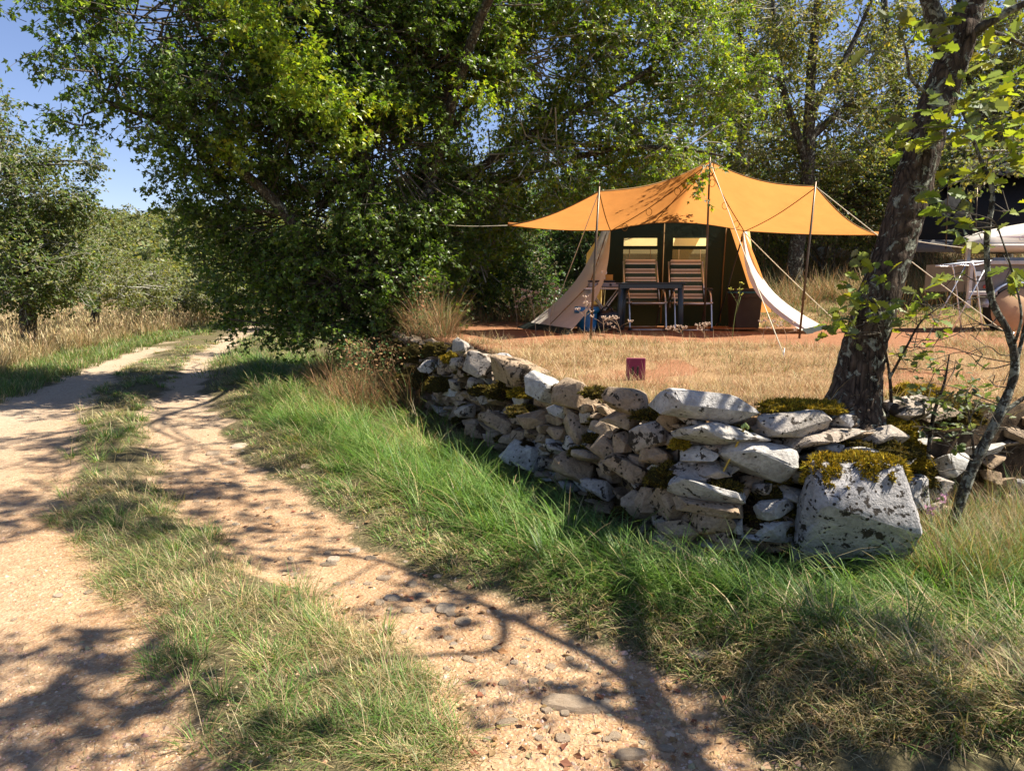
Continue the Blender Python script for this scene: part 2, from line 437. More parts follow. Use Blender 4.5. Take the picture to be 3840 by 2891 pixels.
# ================================================================ stones
def cube_sphere(n):
    key = {}; vs = []; fs = []
    def vid(p):
        k = tuple(round(c, 5) for c in p)
        if k not in key: key[k] = len(vs); vs.append(p)
        return key[k]
    for a in range(3):
        for sg in (-1, 1):
            for i in range(n):
                for j in range(n):
                    q = []
                    for di, dj in ((0, 0), (1, 0), (1, 1), (0, 1)):
                        p = [0, 0, 0]; p[a] = sg; p[(a + 1) % 3] = -1 + 2 * (i + di) / n; p[(a + 2) % 3] = -1 + 2 * (j + dj) / n
                        q.append(vid(p))
                    fs.append(q if sg > 0 else q[::-1])
    return np.array(vs, float), np.array(fs, int)
CS = {n: cube_sphere(n) for n in (2, 3, 4, 5, 6, 7, 9, 12, 18)}
def stone_mesh(name, seed, dims, n=5, k=6.0, cuts=11, rough=.05, strata=.03):
    """a quarried lump: box chipped by random planes, then weathered"""
    rg = np.random.default_rng(seed)
    P, F = CS[n]; P = P.copy()
    P = P / ((np.abs(P) ** k).sum(1) ** (1 / k))[:, None]
    for _ in range(cuts):
        nn = rg.normal(size=3); nn[2] *= .6; nn /= np.linalg.norm(nn)
        d = rg.uniform(.60, .86) * np.abs(nn).sum() * .93
        e = P @ nn - d
        P -= np.where(e > 0, e * .96, 0)[:, None] * nn
    P[:, 2] += P[:, 0] * rg.normal(0, .10) ; P[:, 0] += P[:, 2] * rg.normal(0, .12)
    o = rg.uniform(-50, 50, 3)
    disp = np.array([noise.fractal(Vector(p * 1.5 + o), 1.0, 2.0, 2) * 1.2 + (noise.noise(Vector(p * 5 + o)) * .35 if n > 4 else 0) for p in P])
    st = np.array([noise.noise(Vector((p[0] * .6 + o[0], p[1] * .6 + o[1], p[2] * 6.0 + o[2]))) for p in P])
    r = np.linalg.norm(P, axis=1)[:, None] + 1e-9
    P = P + P / r * (disp * rough * 1.6)[:, None]
    P[:, :2] *= (1 + st * strata * 3)[:, None]
    me = np_mesh(name, P * np.array(dims) / 2, F, None, True)
    me.set_sharp_from_angle(angle=R(24))
    return me
def rock_mesh(name, seed, dims, n=5, npts=17, rough=.035):
    """a broken, angular stone: hull of random points, split finer and roughened"""
    rg = np.random.default_rng(seed)
    P = rg.uniform(-1, 1, (npts, 3)); P /= (np.abs(P) ** 5).sum(1)[:, None] ** (1 / 5)
    P *= rg.uniform(.84, 1.06, (npts, 1)); P[:, 2] *= rg.uniform(.85, 1.0)
    bm = bmesh.new()
    for p in P: bm.verts.new(p)
    r = bmesh.ops.convex_hull(bm, input=bm.verts[:]); bmesh.ops.delete(bm, geom=[e for e in r['geom_interior'] if isinstance(e, bmesh.types.BMVert)], context='VERTS')
    bmesh.ops.dissolve_limit(bm, angle_limit=R(14), verts=bm.verts[:], edges=bm.edges[:])
    bmesh.ops.bevel(bm, geom=bm.edges[:], offset=.05, segments=1, affect='EDGES', clamp_overlap=True)
    bmesh.ops.triangulate(bm, faces=bm.faces[:])
    cuts = 0 if n <= 3 else 1 if n <= 5 else 2
    if cuts:
        long_ = [e for e in bm.edges if e.calc_length() > .28]
        bmesh.ops.subdivide_edges(bm, edges=long_, cuts=cuts, use_grid_fill=True); bmesh.ops.triangulate(bm, faces=bm.faces[:])
    o = Vector(rg.uniform(-50, 50, 3)); dm = np.array(dims)
    for v in bm.verts:
        q = v.co; d = noise.fractal(q * 2.2 + o, .9, 2.0, 3) * rough + noise.noise(Vector((q.x * .7, q.y * .7, q.z * 7)) + o) * rough * .8
        v.co = q * (1 + d)
    me = bpy.data.meshes.new(name); bm.to_mesh(me); bm.free()
    co = np.zeros(len(me.vertices) * 3, np.float32); me.vertices.foreach_get('co', co); co = co.reshape(-1, 3)
    mx = np.abs(co).max(0); me.vertices.foreach_set('co', (co / mx * dm / 2).astype(np.float32).ravel())
    me.polygons.foreach_set('use_smooth', np.full(len(me.polygons), True)); me.update(); me.set_sharp_from_angle(angle=R(22))
    return me
def stone_mat(name, c0, c1, spots=.60, warm=.3, dsl=.5):
    t = NT(name); v = t.coord('Object', rnd=True); oi = t.n('ShaderNodeObjectInfo')
    n1 = t.noise(v, 7, 6, .65); n2 = t.noise(v, 35, 5, .7)
    c = t.ramp(n1, [(.32, c0), (.6, c1), (.8, tuple(min(1, x * 1.18) for x in c1))])
    wm = t.mix(.55, c, (.36, .24, .135))
    c = t.mix(t.ramp(t.math('ADD', oi.outputs['Random'], t.math('MULTIPLY', n1, .5)), [(1.0 - warm, 0.0), (1.25 - warm, .85)]), c, wm)
    c = t.mix(t.ramp(n2, [(.42, .35), (.55, 0.0)]), c, tuple(x * .45 for x in c0))
    # crusts of black lichen, in blotches and in dots
    bl = t.math('ADD', t.noise(v, 13, 6, .68, .5), t.math('MULTIPLY', t.math('SUBTRACT', oi.outputs['Random'], .5), .16))
    dots = t.voro(v, 24); dsel = t.noise(v, 5, 3)
    m1 = t.ramp(bl, [(spots, 0.0), (spots + .02, 1.0)])
    m2 = t.math('MULTIPLY', t.ramp(t.math('ADD', dots, t.math('MULTIPLY', t.math('SUBTRACT', n2, .5), .25)), [(.19, 1.0), (.25, 0.0)]), t.ramp(dsel, [(dsl, 0.0), (dsl + .06, 1.0)]))
    m = t.math('MULTIPLY', t.math('MAXIMUM', m1, m2), .93)
    c = t.mix(m, c, t.ramp(n2, [(.3, (.010, .008, .006)), (.75, (.05, .036, .022))]))
    pits = t.noise(v, 90, 3, .7)
    h = t.math('ADD', t.math('MULTIPLY', n1, .9), t.math('ADD', t.math('MULTIPLY', n2, .6), t.math('MULTIPLY', pits, .25)))
    h = t.math('ADD', h, t.math('MULTIPLY', m, .12))
    return t.bsdf(c, .92, t.bump(h, .8, .035), .12)
M_STONE = stone_mat('limestone', (.32, .295, .26), (.52, .50, .455), .585)
M_STONE_SP = stone_mat('lichened_limestone', (.32, .30, .28), (.50, .48, .45), .56, .1)
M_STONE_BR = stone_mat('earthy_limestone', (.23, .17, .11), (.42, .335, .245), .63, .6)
M_PEB = stone_mat('track_limestone', (.50, .38, .26), (.66, .54, .40), 1.6, .6, .95)
M_CORE = plain('rubble_earth', (.05, .035, .022), .95, .05, var=.6, scale=14, bump=.6)

wall_base = Vector((.5, 5.2, 0))
wall_t = thing('dry_stone_wall', 'mossy dry stone wall of pale limestone rubble holding up the camp terrace', 'wall', wall_base)
def wall_hit(px, py, inset=0.0):
    """point where the pixel's sight line meets the leaning face of the wall"""
    d = ray(px, py)
    ts = np.linspace(2.5, 22, 800); Xs = d.x * ts; Ys = d.y * ts; Zs = EYE + d.z * ts
    D = wall_d(Xs, Ys) - .12 * np.clip(Zs, 0, 1.2) - inset
    i = np.argmax(D > 0)
    return Vector((Xs[i], Ys[i], Zs[i]))
def wall_dir(x, y):
    i = int(np.argmin([np.hypot(*(np.array((x, y)) - (WP[k] + WP[k + 1]) / 2)) / (1 + np.hypot(*(WP[k + 1] - WP[k]))) for k in range(len(WP) - 1)]))
    d = WP[i + 1] - WP[i]; return math.atan2(d[1], d[0])
rs = random.Random(5)
stones_px = []
def add_stone(px, py, w, h, ang=0, mat=None, n=5, inset=.08, depth=None, name='stone', seed=None, yaw=None):
    p = wall_hit(px, py, inset); sc = p.y / FPX
    wd = wall_dir(p.x, p.y) if yaw is None else yaw
    # a width seen obliquely along the wall is longer in reality
    fx = abs(math.cos(wd)); W_, H_ = w * sc * 1.08, h * sc * 1.08
    W_ = W_ * (1 + .15 * (1 - fx)); n = {4: 5, 5: 7, 7: 9, 9: 12}[n]; D_ = depth or max(.16, min(.42, .75 * W_))
    me = rock_mesh(name, seed if seed is not None else int(px * 7 + py * 13), (W_, D_, H_), n, 15 + n)
    o = link(name, me, mat or rs.choice([M_STONE, M_STONE, M_STONE_SP, M_STONE_BR]), wall_t, True, p)
    o.rotation_euler = (rs.uniform(-.42, -.02), R(ang), (wd if fx > .6 else wd * .55) + rs.uniform(-.15, .15))
    stones_px.append((px, py, w, h)); return o
c5 = [(420, 310, 640, 190, 8, 9), (1000, 415, 520, 180, -3, 7), (1180, 510, 580, 85, -5, 7), (545, 500, 620, 140, 3, 7), (215, 400, 110, 150, 50, 5), (340, 390, 210, 70, 22, 5),
      (770, 675, 500, 270, 3, 9), (395, 630, 240, 120, 2, 5), (100, 640, 260, 130, 5, 5), (80, 515, 270, 190, -28, 7), (350, 750, 260, 105, 3, 5), (440, 880, 520, 140, 14, 7),
      (460, 965, 470, 110, 8, 7), (460, 1085, 340, 175, 10, 7), (270, 1150, 290, 200, 8, 7), (190, 940, 270, 200, 32, 5), (50, 950, 130, 190, 0, 5), (1030, 775, 260, 95, 8, 5),
      (820, 860, 130, 85, 5, 4), (1030, 905, 250, 110, 20, 5), (1050, 690, 90, 110, 0, 4), (1140, 665, 130, 95, 0, 4), (310, 1300, 480, 150, 14, 7), (655, 1110, 90, 120, 0, 4),
      (730, 1190, 130, 60, 4, 4), (1810, 900, 220, 260, 0, 5), (1350, 400, 210, 90, 4, 4), (1620, 520, 330, 150, 0, 5), (1700, 640, 260, 140, 5, 5), (1450, 640, 300, 130, 0, 5), (1780, 330, 330, 170, 0, 5),
      (2000, 870, 190, 170, 5, 4), (2100, 700, 240, 150, 0, 4), (1520, 780, 260, 120, 0, 4), (560, 1230, 200, 90, 0, 4), (880, 1000, 300, 140, 4, 5), (900, 1140, 300, 150, 0, 5), (1960, 1010, 150, 120, 0, 4), (1250, 600, 200, 80, -4, 4)]
for x_, y_, w_, h_, a_, n_ in c5:
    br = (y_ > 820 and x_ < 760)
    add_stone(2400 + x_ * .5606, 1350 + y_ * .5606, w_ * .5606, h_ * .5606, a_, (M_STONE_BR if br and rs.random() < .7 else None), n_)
c4 = [(520, 110, 140, 120, 0, 5), (490, 250, 150, 110, -15, 5), (985, 330, 430, 230, 12, 9), (1190, 440, 280, 200, 18, 7), (1450, 500, 340, 250, 8, 7), (1900, 565, 370, 220, 10, 7),
      (1840, 705, 300, 140, 8, 5), (1110, 715, 270, 140, -14, 5), (1450, 800, 260, 240, 32, 7), (1310, 830, 160, 100, 0, 4), (1040, 1015, 330, 260, 12, 7), (1430, 920, 170, 140, 10, 5),
      (1300, 950, 200, 100, 5, 4), (1450, 1135, 340, 220, 24, 7), (1640, 1290, 280, 160, 4, 5), (1730, 965, 250, 180, 25, 5), (1860, 905, 150, 180, -20, 5), (1570, 1015, 270, 110, 10, 4),
      (780, 870, 150, 80, 0, 4), (850, 740, 300, 120, 24, 5), (690, 270, 280, 190, 10, 5), (850, 225, 150, 120, 0, 5), (640, 420, 150, 100, 0, 4), (1890, 1110, 330, 150, 20, 5), (1980, 1410, 270, 240, 0, 5),
      (1320, 645, 170, 90, 15, 4), (1420, 655, 100, 70, 0, 4), (1550, 640, 140, 100, 0, 4), (1650, 690, 90, 60, 0, 4), (1710, 640, 90, 80, 0, 4), (1700, 800, 220, 110, 8, 4), (900, 870, 160, 100, 6, 4),
      (540, 640, 170, 120, 0, 4), (600, 800, 120, 110, 0, 4), (450, 430, 120, 100, 0, 4), (330, 410, 130, 100, 0, 4), (80, 470, 100, 80, 0, 4), (250, 280, 160, 110, 0, 4), (100, 260, 120, 90, 0, 4), (1740, 1120, 140, 110, 10, 4), (820, 520, 180, 90, 10, 4), (1000, 560, 160, 90, 0, 4)]
for x_, y_, w_, h_, a_, n_ in c4:
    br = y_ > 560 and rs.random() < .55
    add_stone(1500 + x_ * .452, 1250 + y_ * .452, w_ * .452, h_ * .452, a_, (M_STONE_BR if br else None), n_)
# rubble between and behind the big stones
rub = []
placed = [(p.location.x, p.location.y, p.location.z) for p in wall_t.children]
for i in range(2, 13):
    a = WP[i]; b = WP[i + 1]; L = np.hypot(*(b - a)); dv = (b - a) / L; nrm = np.array((-dv[1], dv[0]))
    if i > 12: break
    far = i <= 4
    for row in range(9):
        s = rs.uniform(0, .1)
        while s < min(L, 6):
            wdt = rs.choice([rs.uniform(.09, .2), rs.uniform(.16, .34)]) * (1.2 if far else 1); hgt = rs.uniform(.055, .12)
            ins = .21 + .012 * row + rs.uniform(-.05, .05)
            q = a + dv * (s + wdt / 2) + nrm * ins; zz = .03 + row * .1 + rs.uniform(-.02, .02)
            top = terrace_z(q[0], q[1])
            if zz < top - .02 and rs.random() < (.85 if q[0] < 2.9 else .45):
                me = rock_mesh('stone', i * 1000 + row * 100 + int(s * 50), (wdt * 1.1, .22, hgt * 1.15), 3 if far else 4, 14)
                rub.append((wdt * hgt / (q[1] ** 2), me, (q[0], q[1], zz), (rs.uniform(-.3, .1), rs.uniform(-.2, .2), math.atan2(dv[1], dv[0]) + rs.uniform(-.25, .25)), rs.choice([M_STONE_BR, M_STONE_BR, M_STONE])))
            s += wdt * 1.03
rub.sort(key=lambda r: -r[0])
n_single = 295 - len([c for c in wall_t.children if c.name.startswith('stone')])
rest = MB()
for k, (_, me, loc, rot, m_) in enumerate(rub):
    if k < n_single:
        o = link('stone', me, m_, wall_t, True, loc); o.rotation_euler = rot
    else:
        M_ = Matrix.LocRotScale(Vector(loc), Euler(rot), None)
        rest.add([M_ @ v.co for v in me.vertices], [tuple(p.vertices) for p in me.polygons], False); bpy.data.meshes.remove(me)
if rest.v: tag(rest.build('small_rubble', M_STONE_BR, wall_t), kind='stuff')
# the earth core behind the stones
core = MB(); pts = []
for i in range(1, 14):
    a = WP[i]; b = WP[i + 1]
    for k in range(6):
        t_ = k / 6; q = a * (1 - t_) + b * t_; d_ = (b - a) / np.hypot(*(b - a)); nn = np.array((-d_[1], d_[0]))
        tz = float(terrace_z(np.array([q[0]]), np.array([q[1]]))[0])
        pts.append([(q[0] + nn[0] * o_, q[1] + nn[1] * o_, z_) for o_, z_ in ((.26, -.1), (.29, .3), (.31, .6), (.34, tz - .05), (.6, tz - .03))])
    if b[0] > 7: break
core.grid(pts).build('rubble_core', M_CORE, wall_t)

# the big upright boulder at the near end
bp = gp(3225, 2135); bw = 640 * bp.y / FPX * .62
boulder = thing('boulder', 'large upright limestone boulder spotted with black lichen under a moss cap', 'boulder', (bp.x, bp.y + .12, 0))
bt = at(3225, 1760, bp.y); bh = bt.z
M_BOULDER = stone_mat('boulder_limestone', (.27, .255, .24), (.42, .40, .385), .55, -.2, .38)
bme = rock_mesh('rock', 64, (bw * 1.2, .56, bh * 1.34), 9, 24, .05)
bro = link('rock', bme, M_BOULDER, boulder, True, (bp.x, bp.y + .12, bh * .40)); bro.rotation_euler = (-.2, .10, .12)

# ================================================================ foliage
T_DIAMOND = (np.array([(0, 0, 0), (.36, .45, .10), (0, 1, -.06), (-.36, .45, .10)]), np.array([(0, 1, 2), (0, 2, 3)]))
T_LOBED = (np.array([(0, 0, 0), (.55, .42, .10), (.20, .50, .05), (0, 1, -.08), (-.20, .50, .05), (-.55, .42, .10)]), np.array([(0, 1, 2), (0, 2, 3), (0, 3, 4), (0, 4, 5)]))
def unit(a): return a / (np.linalg.norm(a, axis=1)[:, None] + 1e-9)
def leaf_arrays(C, D, N, size, tmpl):
    T, Fq = tmpl; k = len(T)
    D = unit(D); X = unit(np.cross(D, N)); N2 = np.cross(X, D)
    V = C[:, None, :] + size[:, None, None] * (X[:, None, :] * T[None, :, 0, None] + D[:, None, :] * T[None, :, 1, None] + N2[:, None, :] * T[None, :, 2, None])
    F = (np.arange(len(C)) * k)[:, None, None] + Fq[None]
    return V.reshape(-1, 3), F.reshape(-1, 3), k
def prisms(A, B, ra, rb, n=3):
    """straight tapered twigs between two point arrays"""
    d = unit(B - A); ref = np.where(np.abs(d[:, 2:3]) > .9, np.array([[1., 0, 0]]), np.array([[0, 0, 1.]]))
    u = unit(np.cross(d, ref)); w = np.cross(d, u); vs = []
    for P, r in ((A, ra), (B, rb)):
        for j in range(n):
            a = 2 * math.pi * j / n
            vs.append(P + (u * math.cos(a) + w * math.sin(a)) * np.asarray(r).reshape(-1, 1))
    V = np.stack(vs, 1)
    fq = np.array([(j, (j + 1) % n, n + (j + 1) % n, n + j) for j in range(n)])
    return V.reshape(-1, 3), ((np.arange(len(A)) * 2 * n)[:, None, None] + fq[None]).reshape(-1, 4)
class Geo:
    def __init__(s): s.V = []; s.F = []; s.C = []; s.n = 0
    def add(s, V, F, C=None):
        V = np.asarray(V, float); s.V.append(V); s.F.append(np.asarray(F) + s.n); s.n += len(V)
        if C is not None: s.C.append(C)
    def mesh(s, name, smooth=False):
        return np_mesh(name, np.concatenate(s.V), np.concatenate(s.F), np.concatenate(s.C) if s.C else None, smooth)
def palette(rg, n, cols, var=.18):
    cols = np.array(cols); c = cols[rg.integers(0, len(cols), n)]
    return np.clip(c * (1 + rg.normal(0, var, (n, 1))) * (1 + rg.normal(0, .06, (n, 3))), .004, .9)
def foliage(rg, blobs, leaf, cols, tmpl, lai=3.2, twig_len=.42, per_twig=11, sub_r=.34, droop=.15, gap=.0, up=.75, shell=.45):
    """blobs: (centre, (rx,ry,rz)[, lai factor]); returns leaf geometry, twig geometry, sub-clump centres per blob"""
    LG, TG = Geo(), Geo(); subs_all = []
    for bi, b in enumerate(blobs):
        c = np.array(b[0]); r = np.array(b[1]); f = b[2] if len(b) > 2 else 1.0
        nl = lai * f * math.pi * r[0] * max(r[2], r[1] * .5) / (.38 * leaf * leaf)
        ns = max(3, int(nl / (per_twig * 9)))
        d = unit(rg.normal(size=(ns * 2, 3))); rad = rg.uniform(0, 1, (ns * 2, 1)) ** shell
        P = c + d * rad * r
        if gap > 0:
            g = np.array([noise.noise(Vector(p * .9)) for p in P]); P = P[g > -.3 + gap * .5]
        P = P[:ns]; subs_all.append(P); ns = len(P)
        if ns == 0: continue
        # thin branches out to the clumps
        pick = P[rg.integers(0, ns, ns)]; mid = c + (P - c) * .45 + rg.normal(0, .12, (ns, 3)) * r * .5
        V_, F_ = prisms(mid, P, np.full(ns, .014), np.full(ns, .006), 4); TG.add(V_, F_)
        h = ns // 2
        V_, F_ = prisms(np.repeat(c[None], h, 0) + rg.normal(0, .32, (h, 3)) * r, mid[:h], np.full(h, .015), np.full(h, .009), 4); TG.add(V_, F_)
        nt_ = ns * 9
        o = np.repeat(P, 9, 0) + rg.normal(0, sub_r * .33, (nt_, 3))
        td = unit(unit(o - c) * .7 + rg.normal(0, .75, (nt_, 3)) + np.array((0, 0, -droop)))
        L = twig_len * rg.uniform(.5, 1.15, nt_); e = o + td * L[:, None]
        V_, F_ = prisms(o, e, np.full(nt_, .0055), np.full(nt_, .002), 3); TG.add(V_, F_)
        m = nt_ * per_twig
        s = rg.uniform(.15, 1.0, (m, 1)); idx = np.repeat(np.arange(nt_), per_twig)
        lat = unit(np.cross(td, unit(rg.normal(0, .35, (nt_, 3)) + np.array((0, 0, 1)))))[idx] * np.where(rg.uniform(0, 1, (m, 1)) < .5, -1, 1)
        C = o[idx] + (e - o)[idx] * s + lat * leaf * .2 + rg.normal(0, leaf * .28, (m, 3))
        D = unit(td[idx] * .5 + lat * .7 + rg.normal(0, .4, (m, 3)) + np.array((0, 0, -.3)))
        N = unit(rg.normal(0, .62, (m, 3)) + np.array((0, 0, up)) + .25 * unit(C - c))
        sz = leaf * rg.uniform(.6, 1.25, m)
        V_, F_, k = leaf_arrays(C, D, N, sz, tmpl)
        clump = np.repeat(rg.normal(1, .12, ns), 9)[idx]
        LG.add(V_, F_, np.repeat(palette(rg, m, cols) * clump[:, None], k, 0))
    return LG, TG, subs_all
def pxblob(px, py, Y, rx, ry, dm, f=1.0):
    p = at(px, py, Y); k = Y / FPX
    return (tuple(p), (rx * k, dm, ry * k), f)
def limb(geo, a, b, r0, r1, rg, seg=6, wob=.12, n=6):
    a = Vector(a); b = Vector(b); L = (b - a).length; pts = []
    for i in range(seg + 1):
        t = i / seg; p = a.lerp(b, t) + Vector((0, 0, math.sin(t * math.pi) * L * .08))
        if 0 < i < seg: p += Vector(rg.normal(0, wob * L / seg, 3))
        pts.append(p)
    V_, F_ = tube_np(smooth_pts(pts, 2), list(np.linspace(r0, r1, seg * 2 + 1)), n); geo.add(V_, F_)
    return pts
def tree(name, label, cat, seed, trunks, blobs, leaf, cols, tmpl=T_DIAMOND, mat=None, bark=None, twigmat=None, group=None, limbs=True, **kw):
    """trunks: list of (points, radii); blobs as for foliage()"""
    rg = np.random.default_rng(seed)
    base = Vector(trunks[0][0][0])
    root = thing(name, label, cat, base, 0, group)
    tg = Geo(); skel = []
    for pts, rad in trunks:
        sp_ = smooth_pts(pts, 6); k = len(sp_)
        rr = np.interp(np.linspace(0, 1, k), np.linspace(0, 1, len(rad)), rad)
        V_, F_ = tube_np(sp_, list(rr), 10)
        V_ = np.array(V_); V_ += (fbm(V_[:, 0] * 6 + V_[:, 1] * 5, V_[:, 2] * 4, seed)[:, None] - .5) * rr.mean() * .5
        tg.add(V_, F_); skel += [(p, r) for p, r in zip(sp_, rr)][k // 5:]
    if limbs:
        for b in blobs:
            c = Vector(b[0]); q = min(skel, key=lambda s: (s[0] - c).length + max(0, s[0].z - c.z) * .8)
            d = (q[0] - c).length
            if d > .3: limb(tg, q[0], c, min(q[1] * .6, .015 + d * .016), .012, rg, 5, .2)
    link('trunk', tg.mesh('trunk', True), bark or M_BARK, root)
    LG, TG, subs = foliage(rg, blobs, leaf, cols, tmpl, **kw)
    if TG.V: link('branches', TG.mesh('branches'), twigmat or M_TWIG, root)
    cr = link('crown', LG.mesh('crown'), mat or M_LEAF, root)
    return root
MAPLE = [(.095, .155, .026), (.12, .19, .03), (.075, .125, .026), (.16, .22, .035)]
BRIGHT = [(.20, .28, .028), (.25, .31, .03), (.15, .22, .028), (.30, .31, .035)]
OAK = [(.13, .165, .045), (.17, .195, .055), (.22, .215, .07), (.11, .15, .05), (.27, .23, .055)]
OAKGREY = [(.20, .215, .105), (.25, .255, .13), (.16, .19, .08), (.29, .27, .14)]
DARKG = [(.06, .11, .04), (.08, .14, .045), (.095, .16, .055)]

# ---- the big field maple beside the track, drooping to the ground
g0 = Vector((-2.3, 12.6, gz(-2.3, 12.6) - .05))
mb = [pxblob(*b) for b in [
    (1250, 120, 12.2, 620, 330, 1.7), (1020, 470, 11.6, 380, 300, 1.4), (1380, 560, 12.4, 420, 400, 1.5), (1130, 830, 12.4, 330, 290, 1.3),
    (1330, 1040, 12.2, 330, 230, 1.1), (1060, 1070, 12.6, 230, 190, .9), (640, 110, 10.6, 330, 230, 1.2), (300, 40, 10.2, 170, 90, .7, .8),
    (440, 280, 10.2, 190, 130, .8, .75), (310, 470, 10, 110, 60, .45, .5), (500, 470, 10, 90, 60, .4, .35), (280, 200, 10, 120, 60, .5, .7),
    (760, 600, 11.6, 180, 170, .9, .9), (760, 830, 12.2, 120, 130, .7, .8), (890, 1000, 12.6, 140, 150, .8), (930, 1150, 13, 130, 70, .6, .9),
    (1180, 1230, 12.2, 280, 100, .8), (1580, 260, 12.6, 300, 260, 1.2), (1560, 900, 13.0, 260, 300, 1.1), (1500, 1180, 12.6, 220, 110, .7), (860, 300, 10.8, 260, 220, 1.0), (1250, -60, 12.4, 560, 170, 1.3), (1700, 0, 12.8, 300, 200, 1.2), (520, 0, 10.6, 250, 110, .9)]]
SUNH = Vector((TO_SUN.x, TO_SUN.y, 0)) / TO_SUN.z
def over(px, py, h):
    """point at height h whose shadow falls on the ground seen at a pixel"""
    g = gp(px, py); return g + SUNH * h + Vector((0, 0, h))
# the high top of the crown, above the picture, that shades the track
for a_, b_, h_, r_ in [(250, 1460, 7.6, .7), (650, 1440, 7.6, .6), (480, 1540, 7.4, .6), (120, 1640, 7.4, .6), (430, 1690, 7.2, .6), (800, 1560, 7.2, .5), (300, 1830, 7.0, .5), (620, 1870, 6.8, .45), (60, 1900, 7.0, .5), (880, 1730, 6.9, .45), (600, 1390, 7.8, .7), (850, 1400, 7.6, .6), (1130, 1640, 6.9, .45), (1000, 1500, 7.2, .6), (400, 1980, 6.8, .35), (900, 1880, 6.7, .35), (150, 1520, 7.5, .6), (760, 1330, 8, .8), (1000, 1380, 7.6, .7)]:
    mb.append((tuple(over(a_, b_, h_)), (r_ * 1.15, r_ * 1.15, r_ * .5), .75))
maple = tree('field_maple', 'huge dark field maple overhanging the track, its branches drooping to the ground', 'tree', 11,
    [([g0, g0 + Vector((.05, -.1, 1.5)), g0 + Vector((-.1, -.3, 3.2)), g0 + Vector((-.4, -.6, 5.6))], [.24, .19, .15, .07]),
     ([g0 + Vector((.3, .1, 0)), g0 + Vector((.55, .1, 1.8)), g0 + Vector((.9, .2, 3.6)), g0 + Vector((1.3, .2, 5.5))], [.17, .13, .10, .05]),
     ([g0 + Vector((-.2, 0, .9)), g0 + Vector((-1.1, -.8, 2.6)), g0 + Vector((-2.2, -1.5, 3.8)), g0 + Vector((-3.4, -2.1, 4.3))], [.13, .10, .07, .03]),
     ([g0 + Vector((.9, .2, 3.6)), g0 + Vector((1.7, -.8, 5.6)), g0 + Vector((2.6, -2.2, 6.8)), g0 + Vector((2.8, -3.6, 7.2))], [.10, .08, .05, .03])],
    mb, .078, MAPLE, T_LOBED, lai=3.3, shell=.42, gap=.12, sub_r=.32)
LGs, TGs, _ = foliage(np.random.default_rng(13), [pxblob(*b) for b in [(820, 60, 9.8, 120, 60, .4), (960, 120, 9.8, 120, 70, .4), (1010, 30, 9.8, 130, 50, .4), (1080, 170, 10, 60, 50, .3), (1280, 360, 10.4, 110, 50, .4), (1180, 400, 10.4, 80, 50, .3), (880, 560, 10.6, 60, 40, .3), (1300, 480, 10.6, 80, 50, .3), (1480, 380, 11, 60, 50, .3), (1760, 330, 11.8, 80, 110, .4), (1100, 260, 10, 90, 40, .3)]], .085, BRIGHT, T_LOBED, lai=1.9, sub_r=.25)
link('sun_tinted_sprays', LGs.mesh('sun_tinted_sprays'), M_LEAF, maple)  # sunlight on these outer sprays is put into their brighter leaf colours
# ---- second maple with sunlit limbs reaching over the tent
g1 = Vector((-1.75, 14.2, gz(-1.75, 14.2) - .05))
bb = [pxblob(*b) for b in [
    (1900, 250, 13.4, 330, 300, 1.4), (2200, 160, 13.4, 330, 230, 1.4), (2500, 130, 13.6, 260, 220, 1.2), (2330, 420, 13.6, 330, 170, 1.0, .8), (2640, 330, 13.2, 230, 180, 1.0, .9),
    (2040, 560, 13.6, 300, 200, 1.1, .9), (2280, 640, 14.2, 230, 120, .9, .8), (2570, 540, 12.4, 200, 80, .6, .7), (2740, 585, 10.7, 120, 55, .4, .9), (2640, 625, 10.5, 70, 30, .3, .6),
    (1800, 700, 14.0, 260, 220, 1.1), (1760, 960, 14.4, 240, 170, 1.0), (1950, 820, 14.6, 220, 150, .9), (2450, 560, 13.8, 200, 130, .8, .7), (2050, -30, 13.4, 330, 150, 1.2), (2450, -30, 13.6, 300, 140, 1.2)]]
tree('maple_tree', 'sunlit yellow-green maple whose limbs reach above the orange awning', 'tree', 12,
    [([g1, at(1592, 1020, 14.1), at(1580, 780, 14), at(1650, 560, 13.8), at(1800, 330, 13.5)], [.16, .13, .12, .09, .04]),
     ([at(1590, 800, 14), at(1900, 560, 13.7), at(2150, 420, 13.5), at(2380, 300, 13.4), at(2600, 120, 13.4)], [.09, .08, .06, .045, .02]),
     ([at(1620, 760, 14), at(2000, 640, 13.9), at(2300, 560, 13.4), at(2560, 560, 12.4), at(2720, 590, 10.9)], [.08, .07, .05, .03, .012])],
    bb, .076, BRIGHT + MAPLE[:2], T_LOBED, lai=2.6, gap=.22, sub_r=.3, twigmat=M_LICHTWIG)
